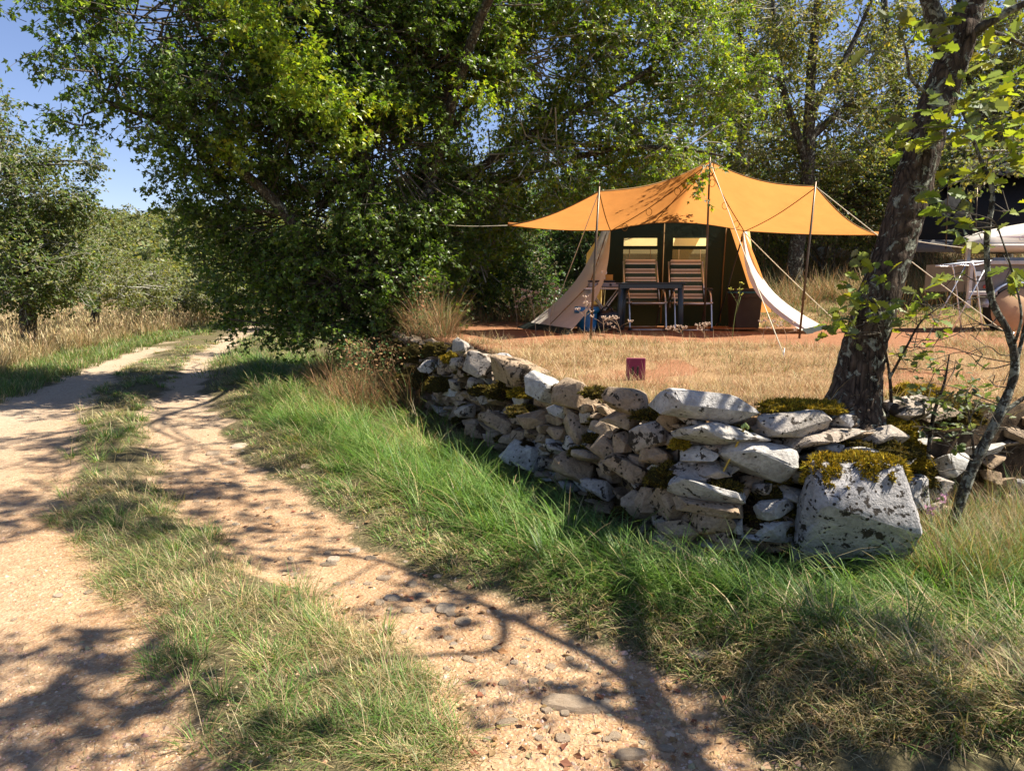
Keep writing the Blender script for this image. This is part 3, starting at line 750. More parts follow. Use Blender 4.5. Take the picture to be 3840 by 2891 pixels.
# ---- thicket behind the tent
def shrub(name, label, seed, blobs, leaf, cols, cat='bush', **kw):
    c = Vector(blobs[0][0]); zg = gz(c.x, c.y); rg = random.Random(seed); tr = []
    for i in range(5):
        q = Vector(blobs[rg.randrange(len(blobs))][0])
        b0 = Vector((c.x + rg.uniform(-.4, .4), c.y + rg.uniform(-.2, .3), zg - .05))
        tr.append(([b0, b0.lerp(q, .5) + Vector((rg.uniform(-.2, .2), 0, .1)), q], [.05, .035, .015]))
    tr[0] = ([Vector((c.x, c.y, zg - .05))] + tr[0][0][1:], tr[0][1])
    return tree(name, label, cat, seed, tr, blobs, leaf, cols, limbs=False, **kw)
shrub('ivy_bush', 'glossy dark ivy bush on the terrace left of the tent', 21, [pxblob(*b) for b in [(1880, 1010, 15.2, 190, 150, .8), (1720, 1090, 15, 160, 110, .7), (2010, 1120, 15.6, 130, 90, .6, .8), (1830, 860, 15.6, 170, 130, .7)]], .07, DARKG + MAPLE[:1])
shrub('thorn_bush', 'dark tangled thorn thicket right behind the tent roof', 22, [pxblob(*b) for b in [(2130, 820, 17, 200, 180, .9), (2350, 720, 17.5, 230, 150, 1.0), (2230, 1000, 17, 200, 150, .8, .6), (2560, 750, 18, 200, 170, .9), (2050, 1060, 16.6, 150, 90, .6, .5)]], .07, DARKG)
shrub('hazel_bush', 'leafy green bush seen under the right wing of the awning', 23, [pxblob(*b) for b in [(3150, 760, 18, 230, 150, .9), (3330, 680, 18, 190, 190, .9), (2880, 820, 18.5, 170, 200, .9), (3250, 890, 18.6, 140, 60, .5, .6)]], .075, OAK + DARKG[:1])
# ---- oaks behind the camp
def oak(label, seed, tpx, Y, r, blobs, cols=OAK, leaf=.085, extra=(), **kw):
    pts = [at(x, y, Y) for x, y in tpx]; b = pts[0]; pts[0] = Vector((b.x, b.y, gz(b.x, b.y) - .1))
    tr = [(pts, list(np.linspace(r, r * .35, len(pts))))]
    for e in extra:
        tr.append(([at(*q) for q in e], list(np.linspace(r * .5, r * .12, len(e)))))
    return tree('oak_tree', label, 'tree', seed, tr, [pxblob(*q) for q in blobs], leaf, cols, T_DIAMOND, M_OAKLEAF, M_BARK, M_LICHTWIG, 'oaks behind the camp', **kw)
oak('forked oak straight behind the right end of the awning', 31, [(2975, 1130), (2985, 950), (3030, 650), (3040, 300), (3090, -200)], 17.0, .21,
    [(2900, 330, 17.2, 230, 230, 1.3, .7), (3120, 420, 17.2, 230, 220, 1.3, .75), (2980, 60, 17, 300, 200, 1.5, .7), (3230, 180, 17.4, 230, 200, 1.3, .65), (2840, 560, 17.4, 180, 150, 1.0, .9), (3060, 620, 17.4, 220, 130, 1.0, .9)],
    OAK, extra=[[(3030, 620, 17), (2940, 350, 17), (2905, 100, 17), (2890, -150, 17)], [(3040, 420, 17), (3180, 200, 17), (3290, -50, 17)], [(3035, 520, 17), (3200, 380, 17.1), (3350, 300, 17.2)]], lai=2.3, gap=.35)
oak('slender oak left of the forked one, above the awning peak', 32, [(2760, 1130), (2765, 800), (2780, 400), (2770, -150)], 21, .17,
    [(2760, 350, 21, 190, 220, 1.3, .7), (2700, 60, 21, 250, 200, 1.5, .7), (2870, 120, 21.5, 200, 200, 1.3, .6), (2650, 650, 21, 230, 150, 1.3)],
    OAK, extra=[[(2775, 520, 21), (2860, 280, 21), (2900, -60, 21)], [(2775, 450, 21), (2690, 220, 21), (2650, -60, 21)]], lai=2.4, gap=.3)
oak('pale lichened oak filling the gap left of the leaning trunk', 33, [(3430, 1080), (3420, 850), (3390, 500), (3330, 200), (3310, -150)], 20, .19,
    [(3380, 500, 20, 220, 200, 1.4, .8), (3300, 300, 20, 200, 200, 1.3, .6), (3420, 90, 20, 240, 200, 1.4, .65), (3230, 620, 20, 200, 140, 1.2, .9), (3500, 680, 20, 200, 130, 1.1)],
    OAKGREY + OAK, extra=[[(3400, 600, 20), (3480, 380, 20), (3540, 100, 20)], [(3390, 520, 20), (3250, 380, 20), (3170, 200, 20)]], lai=2.3, gap=.35)
oak('grey-green oak behind the trailer at the right edge', 34, [(3760, 1060), (3770, 800), (3740, 480), (3790, 200), (3800, -150)], 19, .2,
    [(3720, 420, 19, 210, 200, 1.3, .8), (3640, 160, 19, 200, 200, 1.3, .7), (3820, 130, 18, 200, 200, 1.3, .8), (3800, 620, 18.5, 200, 130, 1.0, .8), (3900, 400, 18, 200, 200, 1.2), (3640, 600, 19.5, 170, 120, 1.0, .8), (3740, 570, 14, 190, 90, .6, .55), (3600, 650, 14.2, 130, 60, .5, .45)],
    OAKGREY + OAK, extra=[[(3750, 560, 19), (3640, 330, 19), (3600, 50, 19)], [(3760, 500, 19), (3870, 330, 18.6), (3930, 100, 18)]], lai=2.4, gap=.3)
# ---- woodland mass farther back
rgw = np.random.default_rng(40); wb = []
for i in range(46):
    px = rgw.uniform(900, 4300); Y = rgw.uniform(25, 36); py = rgw.uniform(620, 1060)
    wb.append(pxblob(px, py, Y, 190, 130, 1.6))
for i in range(16):
    px = rgw.uniform(900, 3900); Y = rgw.uniform(27, 36); py = rgw.uniform(150, 600)
    wb.append(pxblob(px, py, Y, 190, 150, 1.6, .5))
LG, TG, _ = foliage(rgw, wb, .15, OAK + DARKG + OAKGREY[:2], T_DIAMOND, lai=2.2, twig_len=.7, per_twig=10, sub_r=.6)
tag(link('woodland', LG.mesh('woodland'), M_OAKLEAF), 'dense oak woodland closing off the view behind the camp', 'woodland', kind='stuff')
# ---- trees on the far side of the track
def left_tree(name, label, seed, base_px, Y, r, blobs, cols, leaf, **kw):
    b = at(base_px, 1150, Y); b.z = gz(b.x, b.y) - .1
    top = Vector(pxblob(*blobs[0])[0])
    return tree(name, label, 'tree', seed, [([b, b.lerp(top, .5) + Vector((.2, 0, 0)), top], [r, r * .7, r * .3])], [pxblob(*q) for q in blobs], leaf, cols, T_DIAMOND, M_OAKLEAF, M_BARK, M_LICHTWIG, 'trees across the track', **kw)
LEFTG = [(.10, .15, .035), (.13, .175, .045), (.08, .12, .035), (.19, .19, .06)]
left_tree('oak_tree', 'tall rounded oak at the left edge across the track', 51, 90, 17, .22,
    [(20, 600, 17, 170, 200, 1.4), (130, 760, 17, 200, 150, 1.3), (260, 620, 17.2, 100, 35, .5, .8), (-180, 700, 17, 220, 300, 1.6), (60, 980, 16.6, 270, 170, 1.2), (230, 760, 17.2, 110, 70, .7, .8), (330, 610, 17.4, 50, 25, .3, .8), (-60, 440, 17, 130, 90, 1.0, .8), (290, 780, 17.4, 80, 30, .4, .7), (180, 900, 17, 190, 120, 1.0), (40, 1100, 16.4, 230, 80, .9, .8), (220, 1060, 16.8, 150, 80, .8, .8)],
    LEFTG, .085, lai=2.9)
left_tree('oak_bush_tree', 'low grey lichened oak beside the tall dry grass', 52, 330, 23, .16,
    [(340, 985, 23, 170, 85, 1.2), (430, 1075, 22, 210, 80, 1.2), (530, 1050, 25, 140, 75, 1.1), (250, 1085, 21, 170, 75, 1.0)], OAKGREY[:1] + OAK[:3], .085, lai=2.8)
left_tree('oak_bush_tree', 'pale oak scrub next to the bend of the track', 53, 640, 30, .15,
    [(640, 1095, 30, 170, 65, 1.4), (760, 1125, 31, 150, 45, 1.2), (560, 1120, 28, 150, 45, 1.0)], OAKGREY[:1] + OAK[:3], .10, lai=2.8)
left_tree('oak_bush_tree', 'light green scrub tree where the track disappears', 54, 840, 38, .15,
    [(830, 1125, 38, 150, 60, 1.6), (960, 1120, 40, 150, 80, 1.5)], OAK[:3] + [(.16, .21, .06)], .12, lai=2.8)
# ---- wooded hill beyond
rgh = np.random.default_rng(60); hb = []
for i in range(420):
    px = rgh.uniform(-700, 1900); Y = rgh.uniform(62, 175); X = (px - 1920) / FPX * Y
    z = gz(X, Y) if False else 0
    hb.append((X, Y))
for i in range(330):
    px = rgh.uniform(150, 1150); Y = rgh.uniform(75, 180); hb.append(((px - 1920) / FPX * Y, Y))
hb = np.array(hb); hz = ground_z(hb[:, 0], hb[:, 1])
blobs = [((p[0], p[1], z + rgh.uniform(1.2, 2.6)), (rgh.uniform(2, 3.4), 2.4, rgh.uniform(1.8, 3.0)), .9) for p, z in zip(hb, hz)]
LG, TG, _ = foliage(rgh, blobs, .55, [(.17, .20, .075), (.21, .225, .095), (.14, .17, .07), (.24, .23, .11)], T_DIAMOND, lai=1.9, twig_len=.9, per_twig=8, sub_r=.9)
tag(link('hill_forest', LG.mesh('hill_forest'), M_OAKLEAF), 'scrubby oak forest covering the distant hill at the end of the track', 'forest', kind='stuff')

# ================================================================ the camp
def canvas_mat(name, c, transl=.35, tc=None, rough=.85, wr=.25):
    t = NT(name); v = t.coord('Object'); n1 = t.noise(v, 2.2, 5, .6); n2 = t.noise(v, 260, 2)
    col = t.ramp(n1, [(.3, tuple(x * .86 for x in c)), (.7, c)])
    h = t.math('ADD', t.math('MULTIPLY', t.noise(v, 3.2, 4, .55, .8), 1.0), t.math('MULTIPLY', n2, .03))
    tcol = t.mix(1.0, col, tc or (1, 1, 1), 'MULTIPLY')
    return t.bsdf(col, rough, t.bump(h, wr, .06), .15, 0, transl, tcol)
M_ORANGE = canvas_mat('orange_canvas', (.62, .285, .088), .55, (1.0, .92, .8))
M_CREAM = canvas_mat('cream_canvas', (.66, .60, .50), .22, (1, .95, .85))
M_CREAMT = canvas_mat('thin_cream_canvas', (.80, .66, .38), .6, (1, .92, .7))
M_GREEN = canvas_mat('dark_green_canvas', (.026, .036, .018), .02)
M_SKIRT = canvas_mat('black_skirt', (.02, .025, .022), 0.02, rough=.5)
M_SEAM = plain('brown_tape', (.20, .115, .045), .8, .1)
M_POLE = plain('brown_pole', (.11, .075, .045), .4, .5, .6, var=.2)
M_ROPE = plain('cream_rope', (.62, .55, .40), .9, .1)
M_ALU = plain('aluminium_tube', (.62, .60, .58), .35, .5, .8, var=.05)
M_BLACK = plain('black_plastic', (.018, .018, .02), .45, .4)
M_TABLE = plain('dark_green_plastic', (.020, .034, .042), .42, .45, var=.1)
M_WHITE = plain('white_plastic', (.70, .68, .64), .5, .4, var=.05)
M_GREY = plain('grey_enamel', (.22, .22, .24), .4, .5)
M_WOOD = plain('pale_wood', (.50, .34, .18), .7, .2, var=.25, scale=5)
M_BLUE = plain('blue_bag_plastic', (.012, .16, .36), .4, .5, var=.25, bump=.5)
M_BROWN = plain('brown_plastic', (.060, .036, .027), .55, .35)
M_TEAL = plain('teal_rim', (.045, .12, .15), .5, .3)
M_BAG = plain('black_bag', (.015, .016, .02), .4, .5, var=.4, bump=.8)
M_MAT = plain('coir_mat', (.30, .13, .055), .95, .05, var=.3, scale=40, bump=.5)
M_YEL = plain('yellow_plastic', (.75, .5, .04), .5, .4)
M_CARD = plain('orange_card', (.52, .26, .06), .8, .2)
def window_mat():
    t = NT('clear_vinyl'); b = t.n('ShaderNodeBsdfTransparent'); b.inputs[0].default_value = (.93, .9, .8, 1)
    g = t.n('ShaderNodeBsdfGlossy'); g.inputs['Roughness'].default_value = .12
    m = t.n('ShaderNodeMixShader'); m.inputs[0].default_value = .06
    t.l(b.outputs[0], m.inputs[1]); t.l(g.outputs[0], m.inputs[2]); t.l(m.outputs[0], t.out.inputs[0]); return t.m
def mesh_mat():
    t = NT('window_gauze'); b = t.n('ShaderNodeBsdfTransparent')
    d = t.n('ShaderNodeBsdfDiffuse'); d.inputs[0].default_value = (.10, .085, .06, 1)
    m = t.n('ShaderNodeMixShader'); m.inputs[0].default_value = .8
    t.l(b.outputs[0], m.inputs[1]); t.l(d.outputs[0], m.inputs[2]); t.l(m.outputs[0], t.out.inputs[0]); return t.m
M_VINYL = window_mat(); M_GAUZE = mesh_mat()

# ---- tent body
TY = 12.6; tg_ = gz(3.0, TY)
def tw(px, py, Y=TY): return at(px, py, Y)
tent = thing('tent', 'cream cottage tent with dark green front and cream side flaps under the orange awning', 'tent', (3.0, TY, tg_))
xl = tw(2262, 1200).x; xr = tw(2850, 1200).x; ztop = tw(2520, 815).z; xlt = tw(2285, 860).x; xrt = tw(2790, 860).x
zs = tw(2520, 862).z
def wx(px): return tw(px, 1000).x
def wz(py): return tw(2500, py).z
# front wall with four window openings: a frame of strips round the holes
wl0, wl1, wr0, wr1 = wx(2336), wx(2463), wx(2520), wx(2650)
zA, zB, zC, zD = wz(924), wz(892), wz(1060), wz(936)
fw = MB()
def rect(mb, x0, x1, z0, z1, y=TY): mb.add([(x0, y, z0), (x1, y, z0), (x1, y, z1), (x0, y, z1)], [(0, 1, 2, 3)])
def edge_x(z, s):
    t_ = (z - tg_) / (zs - tg_); return (xl + (xlt - xl) * t_) if s < 0 else (xr + (xrt - xr) * t_)
zrows = [tg_ - .05, zC, zD, zA, zB, zs, ztop]
for i in range(len(zrows) - 1):
    z0, z1 = zrows[i], zrows[i + 1]
    hole = (i in (1, 3))
    segs = [('e', wl0), (wl1, wr0), (wr1, 'f')] if hole else [('e', 'f')]
    for a_, b_ in segs:
        p = []
        for z_ in (z0, z1):
            p.append((edge_x(z_, -1) if a_ == 'e' else a_, z_)); p.append((edge_x(z_, 1) if b_ == 'f' else b_, z_))
        fw.add([(p[0][0], TY, p[0][1]), (p[1][0], TY, p[1][1]), (p[3][0], TY, p[3][1]), (p[2][0], TY, p[2][1])], [(0, 1, 2, 3)])
fw.build('front_wall', M_GREEN, tent)
for a_, b_ in ((wl0, wl1), (wr0, wr1)):
    w = MB(); rect(w, a_, b_, zA, zB, TY + .006); wo_ = w.build('window', M_VINYL, tent)
    fr = MB()
    for q in ((a_, zA, b_, zA), (a_, zB, b_, zB), (a_, zA, a_, zB), (b_, zA, b_, zB)):
        fr.tube([(q[0], TY - .004, q[1]), (q[2], TY - .004, q[3])], .007, 5)
    fr.build('window_frame', M_GREEN, wo_)
    w = MB(); rect(w, a_, b_, zC, zD, TY + .006); go_ = w.build('gauze_window', M_GAUZE, tent)
    for f_ in (.18, .80):
        x_ = a_ + (b_ - a_) * f_; MB().tube([(x_, TY - .008, zC), (x_, TY - .008, zD)], .006, 5).build('tie_tape', M_SEAM, go_)
for px0, px1 in ((2492, 2478), (2725, 2700), (2262, 2258)):
    pts = [tw(px0, 838, TY - .012), tw((px0 + px1) / 2, 1000, TY - .012), tw(px1, 1212, TY - .012)]
    MB().tube(pts, .011, 6).build('zip', M_SEAM, tent)
# cream roof, back and side walls (mostly behind the awning)
yb = TY + 2.3
rf = MB()
rf.grid([[(xlt - .1, TY, zs), (3.0 - .35, TY + .5, ztop + .12), (xrt + .1, TY, zs)], [(xlt - .15, yb, zs - .3), (3.0 - .35, yb - .4, ztop - .15), (xrt + .15, yb, zs - .3)]], False)
rf.build('roof', M_CREAMT, tent)
bw_ = MB(); bw_.grid([[(xl - .1, yb + .2, tg_), (xr + .1, yb + .2, tg_)], [(xlt - .15, yb, zs - .3), (xrt + .15, yb, zs - .3)], [(2.65, yb - .4, ztop - .15), (2.65, yb - .4, ztop - .15)]], False)
bw_.build('back_wall', M_CREAMT, tent)
for s_, x0_, x1_ in ((-1, xl, xlt), (1, xr, xrt)):
    MB().grid([[(x0_ + s_ * .02, TY + .01, tg_), (x0_ + s_ * .1, yb + .2, tg_)], [(x1_ + s_ * .1, TY + .01, zs), (x1_ + s_ * .15, yb, zs - .3)]], False).build('side_wall', M_CREAMT, tent)
# an inner curtain seen through the right window
MB().grid([[(wr0 + .1, TY + .9, tg_ + .9), (wr0 + .35, TY + 1.0, tg_ + .9)], [(wr0 + .25, TY + .8, zB + .2), (wr1 + .2, TY + .9, zB + .25)]], True).build('inner_curtain', M_CREAMT, tent)
# side flaps pegged out to the front
def sheet(corners, nu=10, nv=14, sag=0.0, sdir=(0, 0, -1), fold=0.0):
    A, B, C, D = [Vector(c) for c in corners]      # bottom-front, bottom-back, top-back, top-front
    sd = Vector(sdir); P = []
    for j in range(nv + 1):
        v = j / nv; row = []
        for i in range(nu + 1):
            u = i / nu
            p = (A.lerp(B, u)).lerp(D.lerp(C, u), v)
            p = p + sd * sag * math.sin(math.pi * v) + sd * fold * math.sin(u * 9 + v * 3) * (1 - v)
            row.append(p)
        P.append(row)
    return P
def gflat(px, py): return gp(px, py, .93)
lfA = gflat(2142, 1255); lfA.z = gz(lfA.x, lfA.y) + .06
lfB = Vector((tw(1985, 1180, 12.4).x, 12.4, tg_ + .08))
lf = MB().grid(sheet((lfA, lfB, tw(2262, 850, 12.7), tw(2290, 862, 11.9)), sag=.22, sdir=(.75, .3, -.5), fold=.012)).build('side_flap', M_CREAM, tent)
lf['label'] = 'left cream flap pegged out beside the blue bag'
MB().tube([lfA.lerp(lfB, .45) + Vector((0, -.012, .05)), (lfA.lerp(lfB, .45)).lerp(tw(2280, 858, 12.2), .5) + Vector((.165, .03, -.12)), tw(2280, 860, 12.2)], .008, 5).build('seam', M_SEAM, lf)
sk = MB().grid([[lfA + Vector((0, -.02, .03)), lfB + Vector((-.02, 0, .02))], [lfA + Vector((-.05, -.12, -.06)), lfB + Vector((-.22, -.02, -.07))]]).build('mud_skirt', M_SKIRT, lf)
rfA = gflat(3005, 1252); rfA.z = gz(rfA.x, rfA.y) + .05
rfB = Vector((tw(3085, 1200, 11.9).x, 11.9, gz(5.1, 11.9) + .05))
rfl = MB().grid(sheet((rfA, rfB, tw(2800, 862, 12.3), tw(2785, 862, 11.9)), sag=.3, sdir=(-.8, .2, -.5), fold=.015)).build('side_flap', M_CREAM, tent)
rfl['label'] = 'right cream flap, sunlit outside, pegged out behind the right pole'
MB().grid([[rfA + Vector((0, -.01, .02)), rfB + Vector((.02, 0, .02))], [rfA + Vector((.06, -.1, -.06)), rfB + Vector((.2, -.02, -.06))]]).build('mud_skirt', M_SKIRT, rfl)
ip = MB().grid(sheet((tw(2893, 1172, 12.25), tw(2812, 1170, 12.75), tw(2733, 846, 12.62), tw(2790, 866, 12.0)), sag=.06, sdir=(.5, -.5, 0), fold=.02)).build('inner_flap', M_ORANGE, tent)
for ppx, Y0, a_, b_ in ((2742, 12.2, (2790, 866), (2688, 1222)), (2262, 12.4, (2286, 862), (2255, 1210))):
    MB().tube([tw(*a_, Y0), tw(*b_, Y0)], .012, 6).build('tent_pole', M_BLACK, tent)

# ---- orange awning
zf = .93
pl = gp(2213, 1272, zf); pm = gp(2640, 1248, zf); pr = gp(2996, 1270, zf)
for p_ in (pl, pm, pr): p_.z = gz(p_.x, p_.y)
tl = at(2247, 718, pl.y); tm = at(2662, 606, pm.y - .1); tr_ = at(3058, 700, pr.y)
tipL = at(1905, 846, 11.4); tipR = at(3294, 882, 10.9)
awn = thing('awning', 'orange canvas awning on three brown poles spread in front of the tent', 'awning', (pm.x, pm.y, pm.z))
def curve(pts, sags):
    out = []
    for i in range(len(pts) - 1):
        n_ = 12
        for k in range(n_):
            t = k / n_; p = pts[i].lerp(pts[i + 1], t); p = p + Vector((0, .25 * sags[i], -sags[i])) * math.sin(math.pi * t); out.append(p)
    out.append(pts[-1]); return out
Fc = curve([tipL, tl, tm, tr_, tipR], [.07, .10, .09, .10])
Bc = curve([tipL, at(2290, 864, 11.95), at(2520, 834, 12.35), at(2790, 866, 11.95), tipR], [.03, -.03, -.03, .02])
P = []
for j in range(13):
    t = j / 12; P.append([f.lerp(b, t) + Vector((0, 0, (.10 - .10 * abs(math.sin(i * math.pi / 24))) * math.sin(math.pi * t) - .05 * math.sin(math.pi * t))) for i, (f, b) in enumerate(zip(Fc, Bc))])
can = MB().grid(P).build('canopy', M_ORANGE, awn)
MB().tube([p + Vector((0, -.004, 0)) for p in Fc], .009, 5).build('hem', M_SEAM, can)
MB().tube([p + Vector((0, -.004, -.002)) for p in Bc], .007, 5).build('hem', M_SEAM, can)
def on_can(u, t):
    i = min(47, int(u * 48)); fr_ = u * 48 - i
    j = min(11, int(t * 12)); ft = t * 12 - j
    return (P[j][i].lerp(P[j][i + 1], fr_)).lerp(P[j + 1][i].lerp(P[j + 1][i + 1], fr_), ft)
for uv in ([(.49, .05), (.42, .5), (.25, 1)], [(.49, .1), (.46, .5), (.42, 1)], [(.5, .05), (.6, .5), (.75, 1)], [(.75, .02), (.75, .5), (.75, 1)], [(.25, .02), (.25, .5), (.25, 1)]):
    pts = [on_can(uv[0][0] + (uv[2][0] - uv[0][0]) * k / 10, uv[0][1] + (uv[2][1] - uv[0][1]) * k / 10) + Vector((0, -.012, -.014)) for k in range(11)]
    MB().tube(pts, .007, 5).build('seam', M_SEAM, can)
for u_, t_ in ((.44, .25), (.375, .5), (.305, .8), (.53, .2), (.6, .45), (.68, .75)):
    c = on_can(u_, t_) + Vector((0, -.02, -.02))
    for s_ in (-1, 1):
        MB().tube([c + Vector((s_ * .045 * math.sin(k * .6), 0, -.055 + .055 * math.cos(k * .6))) for k in range(11)], .004, 4).build('tie_loop', M_SEAM, can)
for p_, t_ in ((pl, tl), (pm, tm), (pr, tr_)):
    po = MB().tube([p_ - Vector((0, 0, .08)), p_.lerp(t_, .5), t_ + Vector((0, 0, .06))], [.016, .016, .013], 8).build('pole', M_POLE, awn)
def rope(a, b, sag=.02, r=.006, parent=awn, mat=M_ROPE):
    a = Vector(a); b = Vector(b)
    return MB().tube([a.lerp(b, k / 8) - Vector((0, 0, sag * math.sin(math.pi * k / 8))) for k in range(9)], r, 5).build('guy_rope', mat, parent)
def gpt(px, py, z=.93):
    return ghit(px, py)
def peg(p, parent=awn): MB().tube([p + Vector((0, 0, .08)), p - Vector((.02, .02, .1))], .006, 5).build('tent_peg', M_ALU, parent)
e1 = Vector((at(2050, 1150, 12.2).x, 12.2, 0)); e1.z = gz(e1.x, e1.y); rope(tl, e1)
e2 = gpt(2940, 1335, .9); rope(tm, e2); peg(e2)
e3 = Vector((at(3810, 1150, 9.8).x, 9.8, 0)); e3.z = gz(e3.x, e3.y); rope(tr_, e3); peg(e3)
rope(tipR, at(4000, 960, 11.2), .05)
rope(tipL, at(1560, 832, 12.6), .04)
rope(at(2786, 868, 11.9), rfB + Vector((.1, -.5, 0)), .02, .006)
MB().tube([tl + Vector((0, 0, .06)), tl + Vector((0, 0, .12))], .006, 5).build('pole_spike', M_POLE, awn)

# ---- furniture
def striped_mat():
    t = NT('striped_fabric'); tc = t.n('ShaderNodeAttribute', attribute_name='sv'); s_ = tc.outputs['Fac']
    f = t.math('FRACT', t.math('MULTIPLY', s_, 1.0))
    c = t.ramp(f, [(0.0, (.035, .060, .042)), (.46, (.035, .060, .042)), (.47, (.62, .56, .46)), (.60, (.62, .56, .46)), (.61, (.25, .20, .145)), (.86, (.25, .20, .145)), (.87, (.62, .56, .46)), (.99, (.62, .56, .46))])
    t.t.nodes[-1].color_ramp.interpolation = 'CONSTANT'
    for nd in t.t.nodes:
        if nd.type == 'VALTORGB': nd.color_ramp.interpolation = 'CONSTANT'
    v = t.coord('Object'); return t.bsdf(c, .85, t.bump(t.noise(v, 90, 3), .2, .01), .15)
M_STRIPE = striped_mat()
def make_chair(label, loc, rz):
    ch = thing('folding_chair', label, 'chair', loc, rz, 'folding chairs in front of the tent')
    # local frame: x right, -y towards the camera (the sitter looks to -y), z up
    def panel(name, prof, w, stripes, mat, th=.03):
        V_, F_, A_ = [], [], []; n_ = len(prof); m_ = 7
        for i, (y_, z_) in enumerate(prof):
            for j in range(m_):
                x_ = (j / (m_ - 1) - .5) * w; ww = 1 - .10 * (i / (n_ - 1)) ** 6 if name == 'backrest' else 1
                V_.append((x_ * ww, y_ + .025 * math.cos(x_ / w * math.pi), z_)); A_.append(stripes * i / (n_ - 1))
        for i in range(n_ - 1):
            for j in range(m_ - 1): F_.append((i * m_ + j, i * m_ + j + 1, (i + 1) * m_ + j + 1, (i + 1) * m_ + j))
        me = np_mesh(name, np.array(V_), np.array(F_), None, True)
        a_ = me.attributes.new('sv', 'FLOAT', 'POINT'); a_.data.foreach_set('value', np.array(A_, np.float32))
        o = link(name, me, mat, ch, False); md = o.modifiers.new('t', 'SOLIDIFY'); md.thickness = th; return o
    panel('backrest', [(.0 + .26 * t / 20, .44 + .62 * t / 20 + .006 * math.sin(t * 1.9)) for t in range(21)], .50, 4.6, M_STRIPE)
    panel('headrest', [(.23 - .035 * math.sin(k / 6 * math.pi), .98 + .15 * k / 6) for k in range(7)], .49, 1.0, M_STRIPE, .05)
    panel('seat', [(-.46 + .46 * t / 10, .455 - .03 * math.sin(t / 10 * math.pi)) for t in range(11)], .49, 3.2, M_STRIPE)
    for s_ in (-1, 1):
        x_ = s_ * .285
        MB().tube([(x_, -.02, .36), (x_ * .96, .27, 1.10)], .012, 8).build('back_tube', M_ALU, ch, False)
        MB().tube([(x_, -.48, .44), (x_, .02, .44)], .012, 8).build('seat_tube', M_ALU, ch, False)
        MB().tube(smooth_pts([(x_, -.22, .64), (x_, -.36, .55), (x_, -.44, .30), (x_, -.50, .02)], 4), .012, 8).build('leg', M_ALU, ch, False)
        MB().tube(smooth_pts([(x_ * 1.06, -.30, .62), (x_ * 1.06, .05, .40), (x_ * 1.06, .30, .02)], 4), .012, 8).build('leg', M_BROWN, ch, False)
        MB().box((x_ * 1.04, -.12, .655), (.055, .42, .035), bev=.012).build('armrest', M_BLACK, ch, False)
        MB().box((x_, -.50, .025), (.05, .07, .05), bev=.01).build('foot', M_BLACK, ch, False)
    MB().tube([(-.285, -.50, .02), (.285, -.50, .02)], .012, 8).build('foot_bar', M_ALU, ch, False)
    MB().tube([(-.285, .30, .02), (.285, .30, .02)], .012, 8).build('foot_bar', M_ALU, ch, False)
    MB().tube([(-.26, -.47, .43), (.26, -.47, .43)], .014, 8).build('front_rail', M_ALU, ch, False)
    return ch
chz = gz(2.0, 11.7)
for lab, px, yaw in (('green striped folding chair behind the left half of the dark table', 2407, .02), ('green striped folding chair to the right, nearest the middle awning pole', 2576, -.03)):
    make_chair(lab, (at(px, 1200, 11.75).x, 11.75, gz(at(px, 1200, 11.75).x, 11.75)), yaw)
# dark plastic table
tx = at(2446, 1060, 10.9).x; tzz = gz(tx, 10.9)
tb = thing('garden_table', 'dark green plastic table standing before the striped chairs', 'table', (tx, 10.95, tzz), R(-14))
TH = at(2446, 1060, 10.9).z - tzz
top_ = MB().box((0, 0, TH - .012), (1.02, .62, .026), bev=.01).build('table_top', M_TABLE, tb, False)
MB().box((0, -.285, TH - .055), (.90, .022, .06)).build('apron', M_TABLE, top_, False)
MB().box((0, .285, TH - .055), (.90, .022, .06)).build('apron', M_TABLE, top_, False)
for sx in (-1, 1):
    for sy in (-1, 1):
        MB().tube([(sx * .43, sy * .25, TH - .03), (sx * .44, sy * .255, TH * .5), (sx * .45, sy * .26, -.02)], [.042, .038, .033], 10).build('leg', M_TABLE, tb, False)
# camp kitchen table left
kx = at(2275, 1080, 11.6).x; kz = gz(kx, 11.6)
kt = thing('side_table', 'white folding side table with crossed legs carrying the camp stove', 'table', (kx, 11.6, kz))
KH = at(2275, 1080, 11.6).z - kz
MB().box((-.05, 0, KH - .012), (.62, .42, .025), bev=.008).build('table_top', M_WHITE, kt, False)
for y_ in (-.17, .17):
    MB().tube([(-.28, y_, KH - .02), (.16, y_, .02)], .011, 7).build('leg', M_WHITE, kt, False)
    MB().tube([(.2, y_ + .02, KH - .02), (-.26, y_ + .02, .02)], .011, 7).build('leg', M_WHITE, kt, False)
st = thing('camp_stove', 'grey two-burner camp stove with black lid on the white side table', 'stove', (kx - .06, 11.6, kz + KH))
MB().box((0, 0, .045), (.46, .32, .075), bev=.012).build('stove_body', M_GREY, st, False)
MB().box((-.03, 0, .105), (.40, .30, .03), bev=.008).build('stove_lid', M_BLACK, st, False)
for x_ in (-.1, .1): MB().lathe((x_, -.162, .05), [(.0, -.02), (.018, -.02), (.018, 0), (.02, .006)], 10, 'y').build('knob', M_BLACK, st, False)
bx_ = thing('cardboard_box', 'small open orange cardboard box on top of the camp stove', 'box', (kx + .0, 11.58, kz + KH + .12))
MB().box((0, 0, .045), (.17, .12, .09)).build('box_sides', M_CARD, bx_, False); MB().box((-.06, -.062, .05), (.05, .004, .07)).build('paper_label', M_WHITE, bx_, False)
tp = thing('paper_roll', 'white crumpled paper roll leaning in the little orange box', 'paper', (kx - .05, 11.58, kz + KH + .21))
MB().lathe((0, 0, 0), [(.02, 0), (.045, .005), (.05, .03), (.042, .065), (.02, .07)], 12).build('roll', M_WHITE, tp, False)
